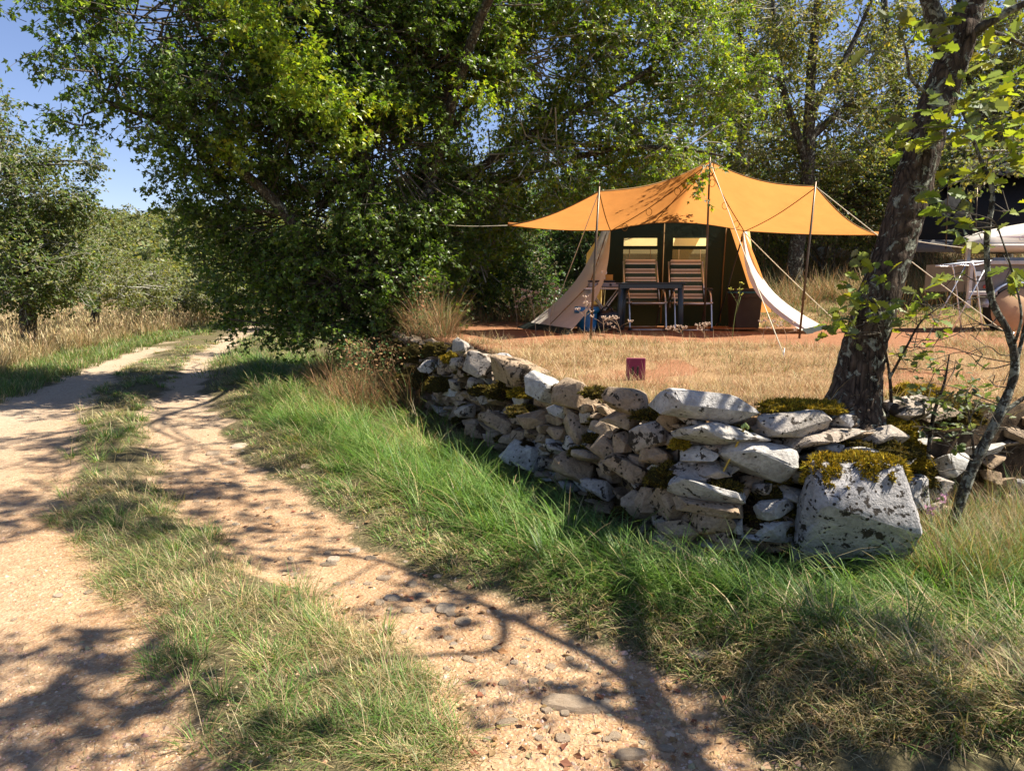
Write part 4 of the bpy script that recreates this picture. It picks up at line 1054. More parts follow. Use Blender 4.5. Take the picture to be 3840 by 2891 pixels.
lm_ = MB().lathe((kx + .215, 11.47, kz + KH), [(.0, 0), (.03, .004), (.038, .022), (.03, .042), (.0, .05)], 12).build('lemon', M_YEL); tag(lm_, 'yellow lemon at the corner of the white side table', 'lemon')
# blue bin bag, dark rucksack, crate, log
bz = gz(1.25, 11.2)
bu = thing('waste_bin', 'bright blue lined bin standing in front of the left tent flap', 'bin', (at(2200, 1200, 11.15).x, 11.15, bz))
MB().lathe((0, 0, 0), [(.0, .0), (.14, .0), (.155, .1), (.165, .30), (.175, .36)], 18).build('bin_body', M_BLUE, bu, False)
MB().lathe((0, 0, 0), [(.172, .30), (.19, .28), (.20, .33), (.185, .375), (.165, .37), (.15, .30)], 18).build('bag_rim', M_BLUE, bu, False)
fr_ = thing('fruit_box', 'wooden box with an orange inside, on the ground behind the blue bin', 'box', (at(2212, 1150, 11.9).x, 11.95, gz(1.3, 11.9)))
MB().box((0, 0, .22), (.42, .26, .36), bev=.01).build('box_body', M_WOOD, fr_, False)
og = MB().lathe((at(2198, 1140, 11.75).x, 11.74, gz(1.3, 11.9) + .40), [(.0, 0), (.035, .008), (.05, .04), (.035, .075), (.0, .083)], 12).build('orange', plain('orange_peel', (.75, .3, .03), .5), None); tag(og, 'single orange lying on the wooden box by the blue bin', 'orange')
rk = thing('rucksack', 'black slumped rucksack between the blue bin and the table', 'bag', (at(2272, 1220, 11.2).x, 11.2, bz))
sm_ = stone_mesh('bag_body', 909, (.36, .26, .34), 7, 3.2, 4, .07, .0); link('bag_body', sm_, M_BAG, rk, False, (0, 0, .15))
MB().tube(smooth_pts([(-.1, -.08, .26), (-.05, -.12, .36), (.05, -.12, .36), (.1, -.08, .26)], 4), .012, 6).build('strap', M_BLACK, rk, False)
lgp = at(2290, 1170, 11.9); lz = gz(lgp.x, 11.9)
lg = MB().tube([(lgp.x, 11.9, lz), (lgp.x + .01, 11.91, lz + .34)], [.035, .033], 10).build('wooden_post', M_WOOD); tag(lg, 'short pale wooden post behind the black rucksack', 'post')
# cool box right
cbp = at(2790, 1190, 11.9); cz = gz(cbp.x, 11.9)
cb = thing('cool_box', 'brown cool box with teal rim beside the right tent flap', 'cool box', (cbp.x, 11.9, cz), .08)
CV = MB(); hh = at(2790, 1080, 11.9).z - cz
CV.grid([[(-.19, -.15, 0), (.19, -.15, 0), (.19, .15, 0), (-.19, .15, 0), (-.19, -.15, 0)], [(-.225, -.18, hh - .09), (.225, -.18, hh - .09), (.225, .18, hh - .09), (-.225, .18, hh - .09), (-.225, -.18, hh - .09)]], False).build('box_body', M_BROWN, cb, False)
MB().box((0, 0, hh - .072), (.46, .37, .034), bev=.008).build('rim', M_TEAL, cb, False)
MB().box((0, 0, hh - .03), (.47, .38, .05), bev=.012).build('lid', M_BROWN, cb, False)
MB().tube(smooth_pts([(-.235, -.1, hh - .1), (-.25, -.19, hh - .15), (.25, -.19, hh - .15), (.235, -.1, hh - .1)], 3), .008, 6).build('handle', M_BROWN, cb, False)
dm = gz(2.5, 11.9)
mt = MB().box((at(2560, 1220, 11.8).x, 11.85, dm + .012), (2.3, .8, .012)).build('ground_mat', M_MAT); tag(mt, 'flat rust-brown mat under the chairs at the tent front', 'mat')

# ---- pitch number plate
sp_ = ghit(2382, 1428)
M_MAROON = plain('maroon_paint', (.20, .016, .062), .5, .4, var=.2)
sgn = thing('pitch_sign', 'small maroon number plate leaning in the dry grass above the wall', 'sign', sp_, R(-4))
k_ = sp_.y / FPX; sw = 70 * k_; sh = 85 * k_
MB().box((0, 0, sh / 2), (sw, .02, sh), Matrix.Rotation(.08, 3, 'X'), .003).build('plate', M_MAROON, sgn, False)
MB().box((sw / 2 + .002, .006, sh / 2), (.006, .022, sh * .98), Matrix.Rotation(.08, 3, 'X')).build('edge', M_WOOD, sgn, False)
for x_ in (-.10, .16): MB().box((x_ * sw - .05 * sw, -.0125, sh * .42), (sw * .11, .004, sh * .40), Matrix.Rotation(.08, 3, 'X')).build('numeral', M_BLACK, sgn, False)

# ---- trailer with roof box, at the right edge
M_PANEL = plain('grey_panel', (.20, .175, .145), .7, .2)
M_FRAME = plain('weathered_aluminium', (.50, .45, .39), .6, .4, .3, var=.2)
M_TYRE = plain('tyre_rubber', (.018, .018, .018), .8, .2)
M_PLY = plain('plywood_disc', (.42, .26, .14), .7, .2, var=.3, scale=3)
M_BOXW = plain('cream_roof_box', (.58, .52, .43), .4, .4, var=.04)
M_GUARD = plain('blue_grey_mudguard', (.33, .37, .46), .35, .5, .4)
TRY = 11.0; tz0 = gz(at(3750, 1200, TRY).x, TRY)
def tq(px, py): return at(px, py, TRY)
trl = thing('camping_trailer', 'grey panelled camping trailer with pale frame at the right edge', 'trailer', (tq(3900, 1200).x, TRY, tz0))
x0 = tq(3640, 1000).x; x1 = x0 + 2.2; zt1 = tq(3640, 985).z; zb1 = tq(3640, 1095).z
MB().box(((x0 + x1) / 2, TRY + .6, (zt1 + zb1) / 2), (x1 - x0 - .02, 1.2, zt1 - zb1)).build('side_panel', M_PANEL, trl)
for q in (((x0 + x1) / 2, zt1, x1 - x0 + .04, .06), ((x0 + .2), zb1 - .02, .44, .06)):
    MB().box((q[0], TRY - .015, q[1]), (q[2], .05, q[3]), bev=.006).build('frame_rail', M_FRAME, trl)
MB().box((x0, TRY - .012, (zt1 + zb1) / 2 - .12), (.055, .05, zt1 - zb1 + .25), bev=.006).build('frame_post', M_FRAME, trl)
MB().box((x0 + .07, TRY + .2, zt1 + .12), (.05, .05, .2)).build('rack_post', M_FRAME, trl)
MB().box((x0 + 1.2, TRY + .2, zt1 + .12), (.05, .05, .2)).build('rack_post', M_FRAME, trl)
MB().box(((x0 + x1) / 2, TRY + .2, zt1 + .2), (2.1, .04, .04)).build('rack_bar', M_FRAME, trl)
MB().box(((x0 + x1) / 2 + .2, TRY + .55, zt1 + .05), (1.8, .9, .06)).build('lid', M_GREY, trl)
hg = MB().box((x0 + .10, TRY - .02, tq(3650, 1027).z), (.10, .03, .075), bev=.005).build('latch', M_ALU, trl)
MB().lathe((x0 + .24, TRY - .004, tq(3690, 1075).z), [(.0, -.015), (.03, -.012), (.032, 0)], 12, 'y').build('reflector', plain('red_reflector', (.35, .05, .03), .3), trl)
wc = tq(3795, 1140); wr_ = .34; wc.z = gz(wc.x, TRY) + wr_ - .02
wh = MB().lathe(wc + Vector((0, 0, 0)), [(.22, -.04), (wr_ - .02, -.04), (wr_, -.02), (wr_, .16), (wr_ - .02, .18), (.2, .18)], 32, 'y').build('wheel', M_TYRE, trl)
MB().lathe(wc + Vector((0, -.01, 0)), [(.0, -.05), (wr_ * 1.0, -.05), (wr_ * 1.01, -.035)], 32, 'y').build('wheel_cover', M_PLY, wh)
gpts = [wc + Vector((math.cos(a) * .42, 0, math.sin(a) * .42)) for a in np.linspace(.1, math.pi - .1, 15)]
MB().grid([[p + Vector((0, -.08, 0)) for p in gpts], [p + Vector((0, .2, 0)) for p in gpts]]).build('mudguard', M_GUARD, trl, True, .012)
# roof box: a rounded shell with a lid seam
rb = thing('roof_box', 'cream car roof box with script lettering resting on the trailer rack', 'roof box', (tq(3900, 900).x, TRY + .35, tq(3680, 945).z))
rb0 = Vector(rb.location); L0 = tq(3662, 900).x - rb0.x
prof = []
nL = 22
for i in range(nL + 1):
    s_ = i / nL; x_ = L0 + 2.0 * s_
    hgt = .05 + .285 * min(1, (s_ / .5)) ** .55 * (1 if s_ < .75 else 1 - (s_ - .75) * .6)
    wid = .40 * (1 - (1 - min(1, s_ / .12)) ** 2 * .35)
    prof.append((x_, wid, hgt))
zmid = .115
shell_l = []; shell_u = []
for x_, wd_, h_ in prof:
    shell_l.append([(x_ + (.05 if k in (0, 1, 7, 8) else 0), wd_ * c_, z_) for k, (c_, z_) in enumerate([(-.75, .0), (-.93, .03), (-1, .08), (-1, zmid), (0, zmid), (1, zmid), (1, .08), (.93, .03), (.75, 0)])])
    shell_u.append([(x_, wd_ * math.cos(a) if True else 0, zmid + .012 + h_ * max(0, math.sin(a)) ** .55) for a in np.linspace(math.pi, 0, 13)])
low = MB().grid(shell_l).build('lower_shell', M_BOXW, rb, False); up_ = MB().grid(shell_u).build('lid', M_BOXW, rb, False)
MB().grid([[(q[0], -.405 * 1.0, zmid - .004) for q in prof], [(q[0], -.405, zmid + .014) for q in prof]]).build('seam_strip', M_GREY, low, False)
MB().lathe((L0 + 1.78 - .22, -.30, .285), [(.10, 0), (.105, -.012), (.09, -.02), (.085, -.008), (.0, -.006)], 24, 'y').build('round_emblem', M_WHITE, up_, False)
M_PURP = plain('purple_stripe', (.10, .03, .20), .5); M_PINK = plain('pink_stripe', (.45, .12, .25), .5)
for dz, m_, e_ in ((0, M_PURP, 1.0), (.014, M_PINK, .9)):
    MB().add([(L0 + .25, -.4085, .215 + dz), (L0 + .8, -.4085, .196 + dz), (L0 + 1.7, -.4085, .165 + dz), (L0 + 1.7, -.4085, .185 + dz * .7), (L0 + .8, -.4085, .206 + dz), (L0 + .25, -.4085, .219 + dz)], [(0, 1, 4, 5), (1, 2, 3, 4)]).build('stripe', m_, up_, False)
tcv = bpy.data.curves.new('script', 'FONT'); tcv.body = 'Orobox'; tcv.size = .115; tcv.shear = .35; tcv.extrude = .002; tcv.offset = .0015
tco = bpy.data.objects.new('tmp', tcv); COL.objects.link(tco); bpy.context.view_layer.update()
tme = bpy.data.meshes.new_from_object(tco.evaluated_get(bpy.context.evaluated_depsgraph_get())); COL.objects.unlink(tco); bpy.data.objects.remove(tco)
tl_ = link('lettering', tme, M_WHITE, up_, False); tl_.rotation_euler = (R(90), R(6), 0); tl_.location = (L0 + .58, -.413, .17)
tme.materials.clear(); tme.materials.append(M_WHITE)
# clothes airer
M_LINE = plain('pale_blue_line', (.60, .66, .70), .4, .4)
ax0 = tq(3520, 1000).x; ax1 = tq(3640, 1000).x; az = tq(3560, 998).z; ag = gz(ax0 + .3, TRY - .2)
air = thing('clothes_airer', 'white folding clothes airer left of the camping trailer', 'clothes airer', (ax0 + .25, TRY - .2, ag))
ya, yb_ = TRY - .45, TRY + .05
for y_ in (ya, yb_): MB().tube(smooth_pts([(ax0 - .02, y_, az), (ax0 + .28, y_, az + .0), (ax1, y_, az + .06)], 3), .009, 6).build('top_rail', M_ALU, air)
for k in range(9):
    y_ = ya + (yb_ - ya) * k / 8; MB().tube([(ax0 - .02, y_, az + .012), (ax1 + .02, y_, az + .07)], .004, 4).build('line', M_LINE, air)
for y_ in (ya, yb_):
    MB().tube([(ax1 - .03, y_, az + .04), (ax0 - .02, y_, ag)], .011, 6).build('leg', M_ALU, air)
    MB().tube(smooth_pts([(ax0 + .18, y_, az), (ax0 + .26, y_, az - .06), (ax1 - .02, y_, ag)], 3), .011, 6).build('leg', M_ALU, air)
# dark tarpaulin tent beyond the trailer
M_TARP = canvas_mat('black_tarpaulin', (.014, .014, .015), .02, rough=.8, wr=.5)
dt = thing('dark_tent', 'black tarpaulin shelter behind the trailer', 'tent', (at(3650, 1000, 15).x, 15, gz(at(3650, 1000, 15).x, 15)))
def dq(px, py, Y): return at(px, py, Y)
MB().grid([[dq(3380, 930, 15), dq(3560, 935, 14.6), dq(3740, 940, 14.6), dq(4100, 940, 14.6)], [dq(3440, 800, 15.2), dq(3590, 780, 14.9), dq(3740, 780, 14.9), dq(4100, 770, 14.9)], [dq(3560, 690, 15.6), dq(3640, 650, 15.4), dq(3740, 640, 15.4), dq(4100, 620, 15.4)]]).build('front_cloth', M_TARP, dt, True, .01)
rfb = MB().grid([[dq(3520, 720, 15.0), dq(3640, 640, 15.2), dq(3760, 660, 14.8), dq(4100, 640, 14.6)], [dq(3560, 680, 17.5), dq(3660, 590, 17.5), dq(3800, 560, 17.5), dq(4100, 560, 17.5)]]).build('roof_cloth', canvas_mat('grey_tarpaulin', (.045, .042, .04), .05, rough=.85, wr=.5), dt, True, .01)
for px in (3555, 3665): MB().tube([dq(px, 700, 14.55), dq(px - 8, 935, 14.5)], .012, 6).build('pole', M_POLE, dt)
MB().grid([[dq(3380, 945, 14.5), dq(4100, 950, 14.4)], [dq(3380, 900, 14.6), dq(4100, 905, 14.5)]]).build('ground_strip', plain('grey_skirt', (.09, .085, .08), .7), dt, True, .01)
# white marker post across the track
mp = gp(540, 1222); mz = gz(mp.x, mp.y); mh = at(540, 1186, mp.y).z - mz + .05
ps = thing('marker_post', 'slim white marker post in the tall dry grass across the track', 'post', (mp.x, mp.y, mz))
MB().box((0, 0, mh / 2), (.05, .05, mh), bev=.008).build('post', M_WHITE, ps, False)
MB().box((-.14, 0, mh - .02), (.30, .04, .035)).build('arm', M_WHITE, ps, False)

# ================================================================ leaning oak in front
OL = [(0, 0), (.07, .10), (.20, .22), (.15, .32), (.33, .42), (.22, .52), (.36, .66), (.20, .72), (.22, .88), (0, 1.0)]
def oakleaf_template():
    R_ = [(x, y, .35 * x + (-.12 * y * y)) for x, y in OL]; L_ = [(-x, y, .35 * x + (-.12 * y * y)) for x, y in OL[1:-1]]
    V_ = np.array(R_ + L_); n = len(R_); F_ = []
    spine = len(V_); sv = [(0, y, -.12 * y * y) for y in (.27, .52, .76)]
    V_ = np.vstack([V_, np.array(sv)])
    for side in (0, 1):
        idx = list(range(n)) if side == 0 else [0] + list(range(n, n + n - 2)) + [n - 1]
        for k in range(n - 1):
            c = spine + min(2, k // 3)
            F_.append((idx[k], idx[k + 1], c) if side == 0 else (idx[k + 1], idx[k], c))
        for k in (2, 5):
            c0 = spine + k // 3; F_.append((idx[k + 1], spine + k // 3 + 1, c0) if side == 0 else (spine + k // 3 + 1, idx[k + 1], c0))
    return V_, np.array(F_)
T_OAK = oakleaf_template()
OAKYOUNG = [(.22, .27, .03), (.28, .30, .035), (.16, .22, .035), (.13, .17, .07), (.17, .20, .10)]
def sprays(rg, tips, per=7, size=.085, cols=OAKYOUNG):
    """clusters of lobed leaves at the ends of twigs"""
    LG = Geo()
    for p, d in tips:
        m = rg.integers(max(2, per - 3), per + 3)
        a = rg.uniform(0, 2 * math.pi, m)
        D = unit(np.stack([np.cos(a), np.sin(a), rg.uniform(-.6, .5, m)], 1) + np.array(d) * .8)
        N = unit(rg.normal(0, .5, (m, 3)) + np.array((0, 0, .8)))
        C = np.array(p) + D * .02 + rg.normal(0, .025, (m, 3))
        V_, F_, k = leaf_arrays(C, D, N, size * rg.uniform(.6, 1.2, m), T_OAK)
        LG.add(V_, F_, np.repeat(palette(rg, m, cols, .15), k, 0))
    return LG
rgo = np.random.default_rng(70)
ob = ghit(3190, 1560); OY = ob.y
ob.z -= .08
tpts = [ob, at(3205, 1480, OY), at(3262, 1220, OY), at(3372, 880, OY), at(3466, 530, OY), at(3526, 350, OY), at(3592, 170, OY), at(3650, -10, OY), at(3760, -330, OY - .1), at(3900, -700, OY - .3)]
trd = np.array([.20, .152, .134, .126, .114, .104, .094, .084, .07, .045])
loak = thing('oak_tree', 'leaning rough-barked oak growing out of the wall top', 'tree', ob, 0)
def bark_tube(pts, rad, nr, sub, amp):
    sp_ = smooth_pts(pts, sub); k = len(sp_); rr = np.interp(np.linspace(0, 1, k), np.linspace(0, 1, len(rad)), rad)
    V_, F_ = tube_np(sp_, list(rr), nr); V_ = np.array(V_).reshape(k, nr, 3); c = np.array(sp_)[:, None]
    ln = np.concatenate([[0], np.cumsum(np.linalg.norm(np.diff(np.array(sp_), axis=0), axis=1))])
    A, Z = np.meshgrid(np.arange(nr) / nr, ln)
    def pn(fx, fz, seed):    # wraps round the trunk
        a2 = A * fx; w = A
        return vn(a2, Z * fz, seed) * (1 - w) + vn(a2 - fx, Z * fz, seed) * w
    ridge = 1 - np.abs(pn(14, 9, 1) * 2 - 1); r2 = 1 - np.abs(pn(26, 22, 2) * 2 - 1)
    big = pn(3, 1.6, 3) - .5
    disp = (-(ridge ** 3) * .7 - (r2 ** 3) * .4) * amp + big * amp * 2.2
    flare = np.exp(-ln / .16)[:, None] * (.35 + .5 * pn(5, .1, 5)) * rr[0] * .7
    d = unit((V_ - c).reshape(-1, 3)).reshape(V_.shape)
    V_ = V_ + d * (disp + flare)[..., None]
    return V_.reshape(-1, 3), F_
tg = Geo(); V_, F_ = bark_tube(tpts, trd, 64, 26, .016); tg.add(V_, F_)
link('trunk', tg.mesh('trunk', True), M_BARK_OAK, loak)
M_BARK_LICH = bark_mat('lichened_bark', (.025, .022, .017), (.12, .10, .075), (.33, .33, .26), .50, 1.3)
lb = Geo()
fork = [at(3562, 250, OY), at(3525, 120, OY - .02), at(3490, 20, OY - .05), at(3440, -150, OY - .1), at(3350, -420, OY - .25)]
V_, F_ = bark_tube(fork, [.06, .056, .05, .042, .03], 32, 16, .008); lb.add(V_, F_)
for pts, r in (([at(3600, 160, OY), at(3700, 90, OY - .1), at(3830, 20, OY - .2), at(4000, -60, OY - .3)], .035), ([at(3520, 380, OY), at(3420, 300, OY - .1), at(3400, 200, OY - .15), at(3370, 100, OY - .2)], .014),
               ([at(3610, 100, OY), at(3750, 130, OY + .3), at(3900, 200, OY + .5)], .02)):
    V_, F_ = bark_tube(pts, [r, r * .8, r * .6, r * .35], 12, 8, r * .12); lb.add(V_, F_)
# limbs over the track (above the picture): they shade the foreground
ltop = tpts[-2]
main_limb = [ltop, over(2700, 2900, 4.3), over(2480, 2700, 4.5), over(2330, 2480, 4.7), over(1900, 2275, 5.0), over(1450, 2075, 5.4), over(980, 2030, 5.8)]
V_, F_ = tube_np(smooth_pts(main_limb, 6), list(np.linspace(.055, .012, 37)), 8); lb.add(V_, F_)
sidel = [([over(1900, 2275, 5.0), over(1880, 2400, 5.1), over(1500, 2440, 5.3), over(1000, 2600, 5.5), over(300, 2640, 5.7)], .03), ([over(2480, 2700, 4.5), over(2100, 2550, 4.8), over(1850, 2400, 5.0)], .02),
         ([over(2700, 2900, 4.3), over(2000, 2950, 4.7), over(1200, 3000, 5.0), over(500, 2870, 5.3)], .03), ([ltop, over(3000, 2500, 4.2), over(2700, 2250, 4.3)], .03), ([ltop, over(3600, 2500, 4.1), over(3500, 2250, 4.3)], .03), ([over(1450, 2075, 5.4), over(1100, 2250, 5.6), over(400, 2440, 5.8)], .014)]
for pts, r in sidel:
    V_, F_ = tube_np(smooth_pts(pts, 5), list(np.linspace(r, r * .3, (len(pts) - 1) * 5 + 1)), 6); lb.add(V_, F_)
link('limbs', lb.mesh('limbs', True), M_BARK_LICH, loak)
shade = [(250, 2420, 5.8, .26), (120, 2620, 5.7, .34), (420, 2640, 5.7, .22), (480, 2880, 5.3, .3), (1750, 2230, 5.1, .22), (2480, 2540, 4.6, .3), 
         (2900, 2350, 4.4, .4), (3300, 2520, 4.3, .4), (3450, 2800, 4.3, .4), (2650, 2200, 4.4, .28), (3050, 2750, 4.3, .3), (1000, 2040, 5.8, .25), (3800, 2600, 4.2, .4), ]
blobs = [(tuple(over(a, b, h)), (r * 1.1, r * .8, r * .7), .5) for a, b, h, r in shade]
LG, TG, _ = foliage(rgo, blobs, .095, OAK, T_DIAMOND, lai=1.5, twig_len=.4, per_twig=8, sub_r=.3)
link('branches', TG.mesh('branches'), M_LICHTWIG, loak)
tips = [(tuple(at(px, py, OY + dy)), (rgo.normal(), -.3, -.2)) for px, py, dy in [(3370, 90, -.2), (3420, 150, -.3), (3300, 160, -.2), (3560, 60, -.25), (3575, 100, -.25), (3500, 190, -.2), (3360, 60, -.2), (3700, 190, .2), (3760, 130, .1), (3820, 60, -.1), (3790, 240, .2), (3720, 60, -.2), (3680, 300, .3), (3800, 330, .2), (3730, 230, .2)]]
SG = sprays(rgo, tips, 5, .11)
LG.V += [v for v in SG.V]; LG.F += [f + LG.n for f in SG.F]; LG.C += SG.C
link('crown', LG.mesh('crown'), M_OAKLEAF, loak)

# ================================================================ young oaks and twiggy growth at the right edge
def sapling(label, seed, stems, tips_px, Y, per=6, size=.075, bark=M_BARK_LICH, cols=OAKYOUNG, bare=()):
    rg = np.random.default_rng(seed)
    base = at(*stems[0][0][0])
    root = thing('oak_sapling', label, 'sapling', base)
    tg = Geo(); nodes = []
    for pts, r0, r1 in stems:
        sp_ = smooth_pts([at(*p) for p in pts], 5)
        V_, F_ = tube_np(sp_, list(np.linspace(r0, r1, len(sp_)) * (1 + rg.normal(0, .08, len(sp_)))), 8); tg.add(V_, F_); nodes += sp_
    link('stem', tg.mesh('stem', True), bark, root)
    tw_ = Geo(); tips = []
    for px, py, dy in list(tips_px) + list(bare):
        e = at(px, py, Y + dy); n0 = min(nodes, key=lambda q: (q - e).length + max(0, q.z - e.z) * .7)
        L_ = (e - n0).length; kp = smooth_pts([n0, n0.lerp(e, .3) + Vector(rg.normal(0, .07 * L_, 3)), n0.lerp(e, .65) + Vector(rg.normal(0, .08 * L_, 3)) + Vector((0, 0, .05 * L_)), e], 3)
        V_, F_ = tube_np(kp, list(np.linspace(.0042, .0016, len(kp))), 5); tw_.add(V_, F_)
        for k in range(3):
            s_ = n0.lerp(e, rg.uniform(.3, .9)); q = s_ + Vector(rg.normal(0, .07, 3)); V_, F_ = tube_np([s_, q], [.0028, .0015], 4); tw_.add(V_, F_)
            if (px, py, dy) in tips_px and rg.random() < .45: tips.append((tuple(q), tuple((e - n0).normalized())))
        if (px, py, dy) in tips_px: tips.append((tuple(e), tuple((e - n0).normalized())))
    tag(link('twigs', tw_.mesh('twigs'), M_TWIG, root), kind='stuff')
    link('leaves', sprays(rg, tips, per, size, cols).mesh('leaves'), M_OAKLEAF, root)
    return root
SY = 4.35
sapling('lichen-covered young oak with big lobed leaves at the right edge', 81,
    [([(3565, 1990, SY), (3640, 1770, SY), (3745, 1560, SY), (3805, 1390, SY), (3784, 1252, SY), (3720, 1126, SY), (3700, 915, SY), (3722, 726, SY), (3678, 600, SY), (3640, 500, SY), (3600, 400, SY)], .034, .005),
     ([(3800, 1400, SY), (3850, 1200, SY), (3900, 950, SY)], .016, .008), ([(3745, 1560, SY), (3860, 1480, SY), (4000, 1420, SY)], .014, .008), ([(3800, 1300, SY), (3830, 1180, SY - .1), (3790, 1000, SY - .1), (3740, 850, SY - .12)], .009, .004)],
    [(3450, 480, -.15), (3385, 450, -.2), (3420, 530, -.1), (3560, 330, -.1), (3620, 400, -.05), (3660, 360, -.1), (3690, 420, 0), (3590, 470, .1), (3520, 690, -.1), (3530, 760, -.12), (3580, 800, -.1), (3610, 830, -.1), (3630, 880, 0), (3800, 440, -.1), (3780, 620, 0),
     (3790, 790, .1), (3560, 1040, .1), (3790, 1010, -.1), (3820, 560, 0), (3740, 560, .1), (3700, 350, .1), (3800, 300, 0)], SY, 4, .115,
    bare=[(3450, 1180, 0), (3380, 1260, 0), (3330, 1340, .1), (3500, 1350, 0), (3460, 1430, 0), (3550, 1550, -.1), (3420, 1600, -.2), (3640, 1500, -.2), (3840, 1620, -.2), (3800, 1700, -.2), (3480, 1700, -.3), (3560, 1240, 0), (3400, 1120, .1), (3620, 1330, -.1), (3700, 1420, -.2)])
sapling('sprout of lobed oak leaves against the foot of the leaning trunk', 82,
    [([(3345, 1600, 4.7), (3335, 1400, 4.65), (3300, 1250, 4.6), (3250, 1120, 4.55)], .014, .004), ([(3335, 1420, 4.65), (3400, 1300, 4.6), (3460, 1200, 4.6), (3560, 1130, 4.6)], .01, .003)],
    [(3205, 1085, -.1), (3240, 1050, -.1), (3190, 1130, -.1), (3270, 1010, -.1), (3250, 1150, -.1), (3150, 1235, -.1), (3120, 1250, -.05), (3200, 1250, -.1), (3290, 1180, -.1), (3380, 1240, 0), (3420, 1200, 0), (3460, 1300, 0), (3390, 1340, 0), (3500, 1180, 0), (3440, 1100, 0), (3340, 1130, -.1)], 4.6, 4, .085, M_BARK_OAK,
    bare=[(3450, 1400, -.1), (3330, 1220, -.1), (3500, 1280, 0)])
sapling('low leafy oak scrub on the mossy wall end, right of the leaning trunk', 83,
    [([(3480, 1720, 4.6), (3500, 1560, 4.6), (3540, 1440, 4.6), (3560, 1330, 4.6)], .016, .004), ([(3660, 1760, 4.6), (3640, 1600, 4.55), (3620, 1480, 4.5)], .012, .003)],
    [(3420, 1500, 0), (3460, 1450, -.05), (3520, 1400, 0), (3560, 1480, -.1), (3600, 1520, -.1), (3550, 1570, -.1), (3500, 1600, -.1), (3630, 1450, 0), (3600, 1380, 0), (3660, 1530, 0), (3580, 1640, -.1), (3690, 1480, .1), (3720, 1560, 0), (3450, 1380, 0), (3610, 1600, -.1)], 4.6, 5, .065, M_BARK_OAK, [(.10, .14, .05), (.13, .17, .07), (.16, .20, .05), (.12, .14, .085)])

# ================================================================ grass, moss, gravel
def blades(rg, P, L, wd, az, th0, th1, cols, seg=3, tipw=.15):
    """curved tapering blades: tilt th0 at the root bending on by th1 to the tip"""
    n = len(P); d = np.stack([np.cos(az), np.sin(az)], 1); s = np.stack([-np.sin(az), np.cos(az)], 1)
    pos = np.array(P, float); vs = []
    for i in range(seg + 1):
        t = i / seg; w = wd * (1 - t ** 1.5) * .5
        if i < seg:
            off_ = np.concatenate([s * w[:, None], np.zeros((n, 1))], 1); vs += [pos - off_, pos + off_]
        else: vs.append(pos)
        th = th0 + th1 * (t + .5 / seg); st_ = (L / seg)
        pos = pos + np.concatenate([d * (np.sin(th) * st_)[:, None], (np.cos(th) * st_)[:, None]], 1)
    V = np.stack(vs, 1); k = 2 * seg + 1; fq = []
    for i in range(seg - 1): fq += [(2 * i, 2 * i + 1, 2 * i + 3), (2 * i, 2 * i + 3, 2 * i + 2)]
    fq.append((2 * seg - 2, 2 * seg - 1, 2 * seg))
    F = (np.arange(n) * k)[:, None, None] + np.array(fq)[None]
    return V.reshape(-1, 3), F.reshape(-1, 3), np.repeat(cols, k, 0)
def scatter(rg, n, x0, x1, y0, y1, cond, p=1.0):
    """points in view, thinning with distance as y^-p"""
    u = rg.uniform(0, 1, n * 3)
    if abs(p - 1) < 1e-6: y = y0 * (y1 / y0) ** u
    else: e = 1 - p; y = (y0 ** e + u * (y1 ** e - y0 ** e)) ** (1 / e)
    lim = .74 * y + .25; x = np.maximum(x0, -lim) + rg.uniform(0, 1, n * 3) * (np.minimum(x1, lim) - np.maximum(x0, -lim))
    ok = (np.minimum(x1, lim) > np.maximum(x0, -lim)) & cond(x, y)
    return x[ok][:n], y[ok][:n]
def tufts(rg, x, y, per, rad, L, wid, colsA, colsB, dry, lean=(.15, .6), bend=(.5, 1.3), seg=3, wind=None, wpx=.00075):
    n = len(x); idx = np.repeat(np.arange(n), per); m = len(idx)
    a = rg.uniform(0, 2 * math.pi, m); r = rad * np.sqrt(rg.uniform(0, 1, m)) * rg.uniform(.5, 1.3, n)[idx]
    px, py = x[idx] + r * np.cos(a), y[idx] + r * np.sin(a); pz = ground_z(px, py) - .008
    az = a + rg.normal(0, .5, m)
    if wind is not None:
        tz = rg.normal(wind, 1.0, n)[idx]; mixm = rg.uniform(0, 1, m) < .68; az = np.where(mixm, tz + rg.normal(0, .45, m), az)
    sc = (rg.uniform(.65, 1.3, n))[idx] * rg.uniform(.55, 1.15, m)
    Ls = L * sc; w = np.maximum(wid * rg.uniform(.7, 1.3, m), py * wpx)
    isdry = rg.uniform(0, 1, m) < dry[idx]
    c = np.where(isdry[:, None], palette(rg, m, colsB), palette(rg, m, colsA)) * np.repeat(rg.normal(1, .12, n), per)[:, None]
    return blades(rg, np.stack([px, py, pz], 1), Ls, w, az, rg.uniform(*lean, m), rg.uniform(*bend, m), np.clip(c, .003, .9), seg)
GREEN = [(.095, .19, .032), (.125, .225, .04), (.16, .25, .05), (.075, .15, .033), (.20, .27, .07)]
OLIVE = [(.12, .15, .05), (.15, .175, .065), (.10, .135, .045), (.18, .19, .085)]
STRAW = [(.40, .31, .16), (.48, .38, .21), (.33, .24, .12), (.44, .32, .16)]
PALESTRAW = [(.50, .40, .22), (.55, .44, .26), (.42, .31, .15)]
RUST = [(.30, .17, .08), (.36, .22, .11), (.26, .16, .08)]
rg = np.random.default_rng(100)
def verge_cond(x, y):
    e = (fbm(x * 2.2, y * 2.2, 31) - .5) * .5
    return (x > road_r(y) + .10 + e * .9) & (wall_d(x, y) < .06)
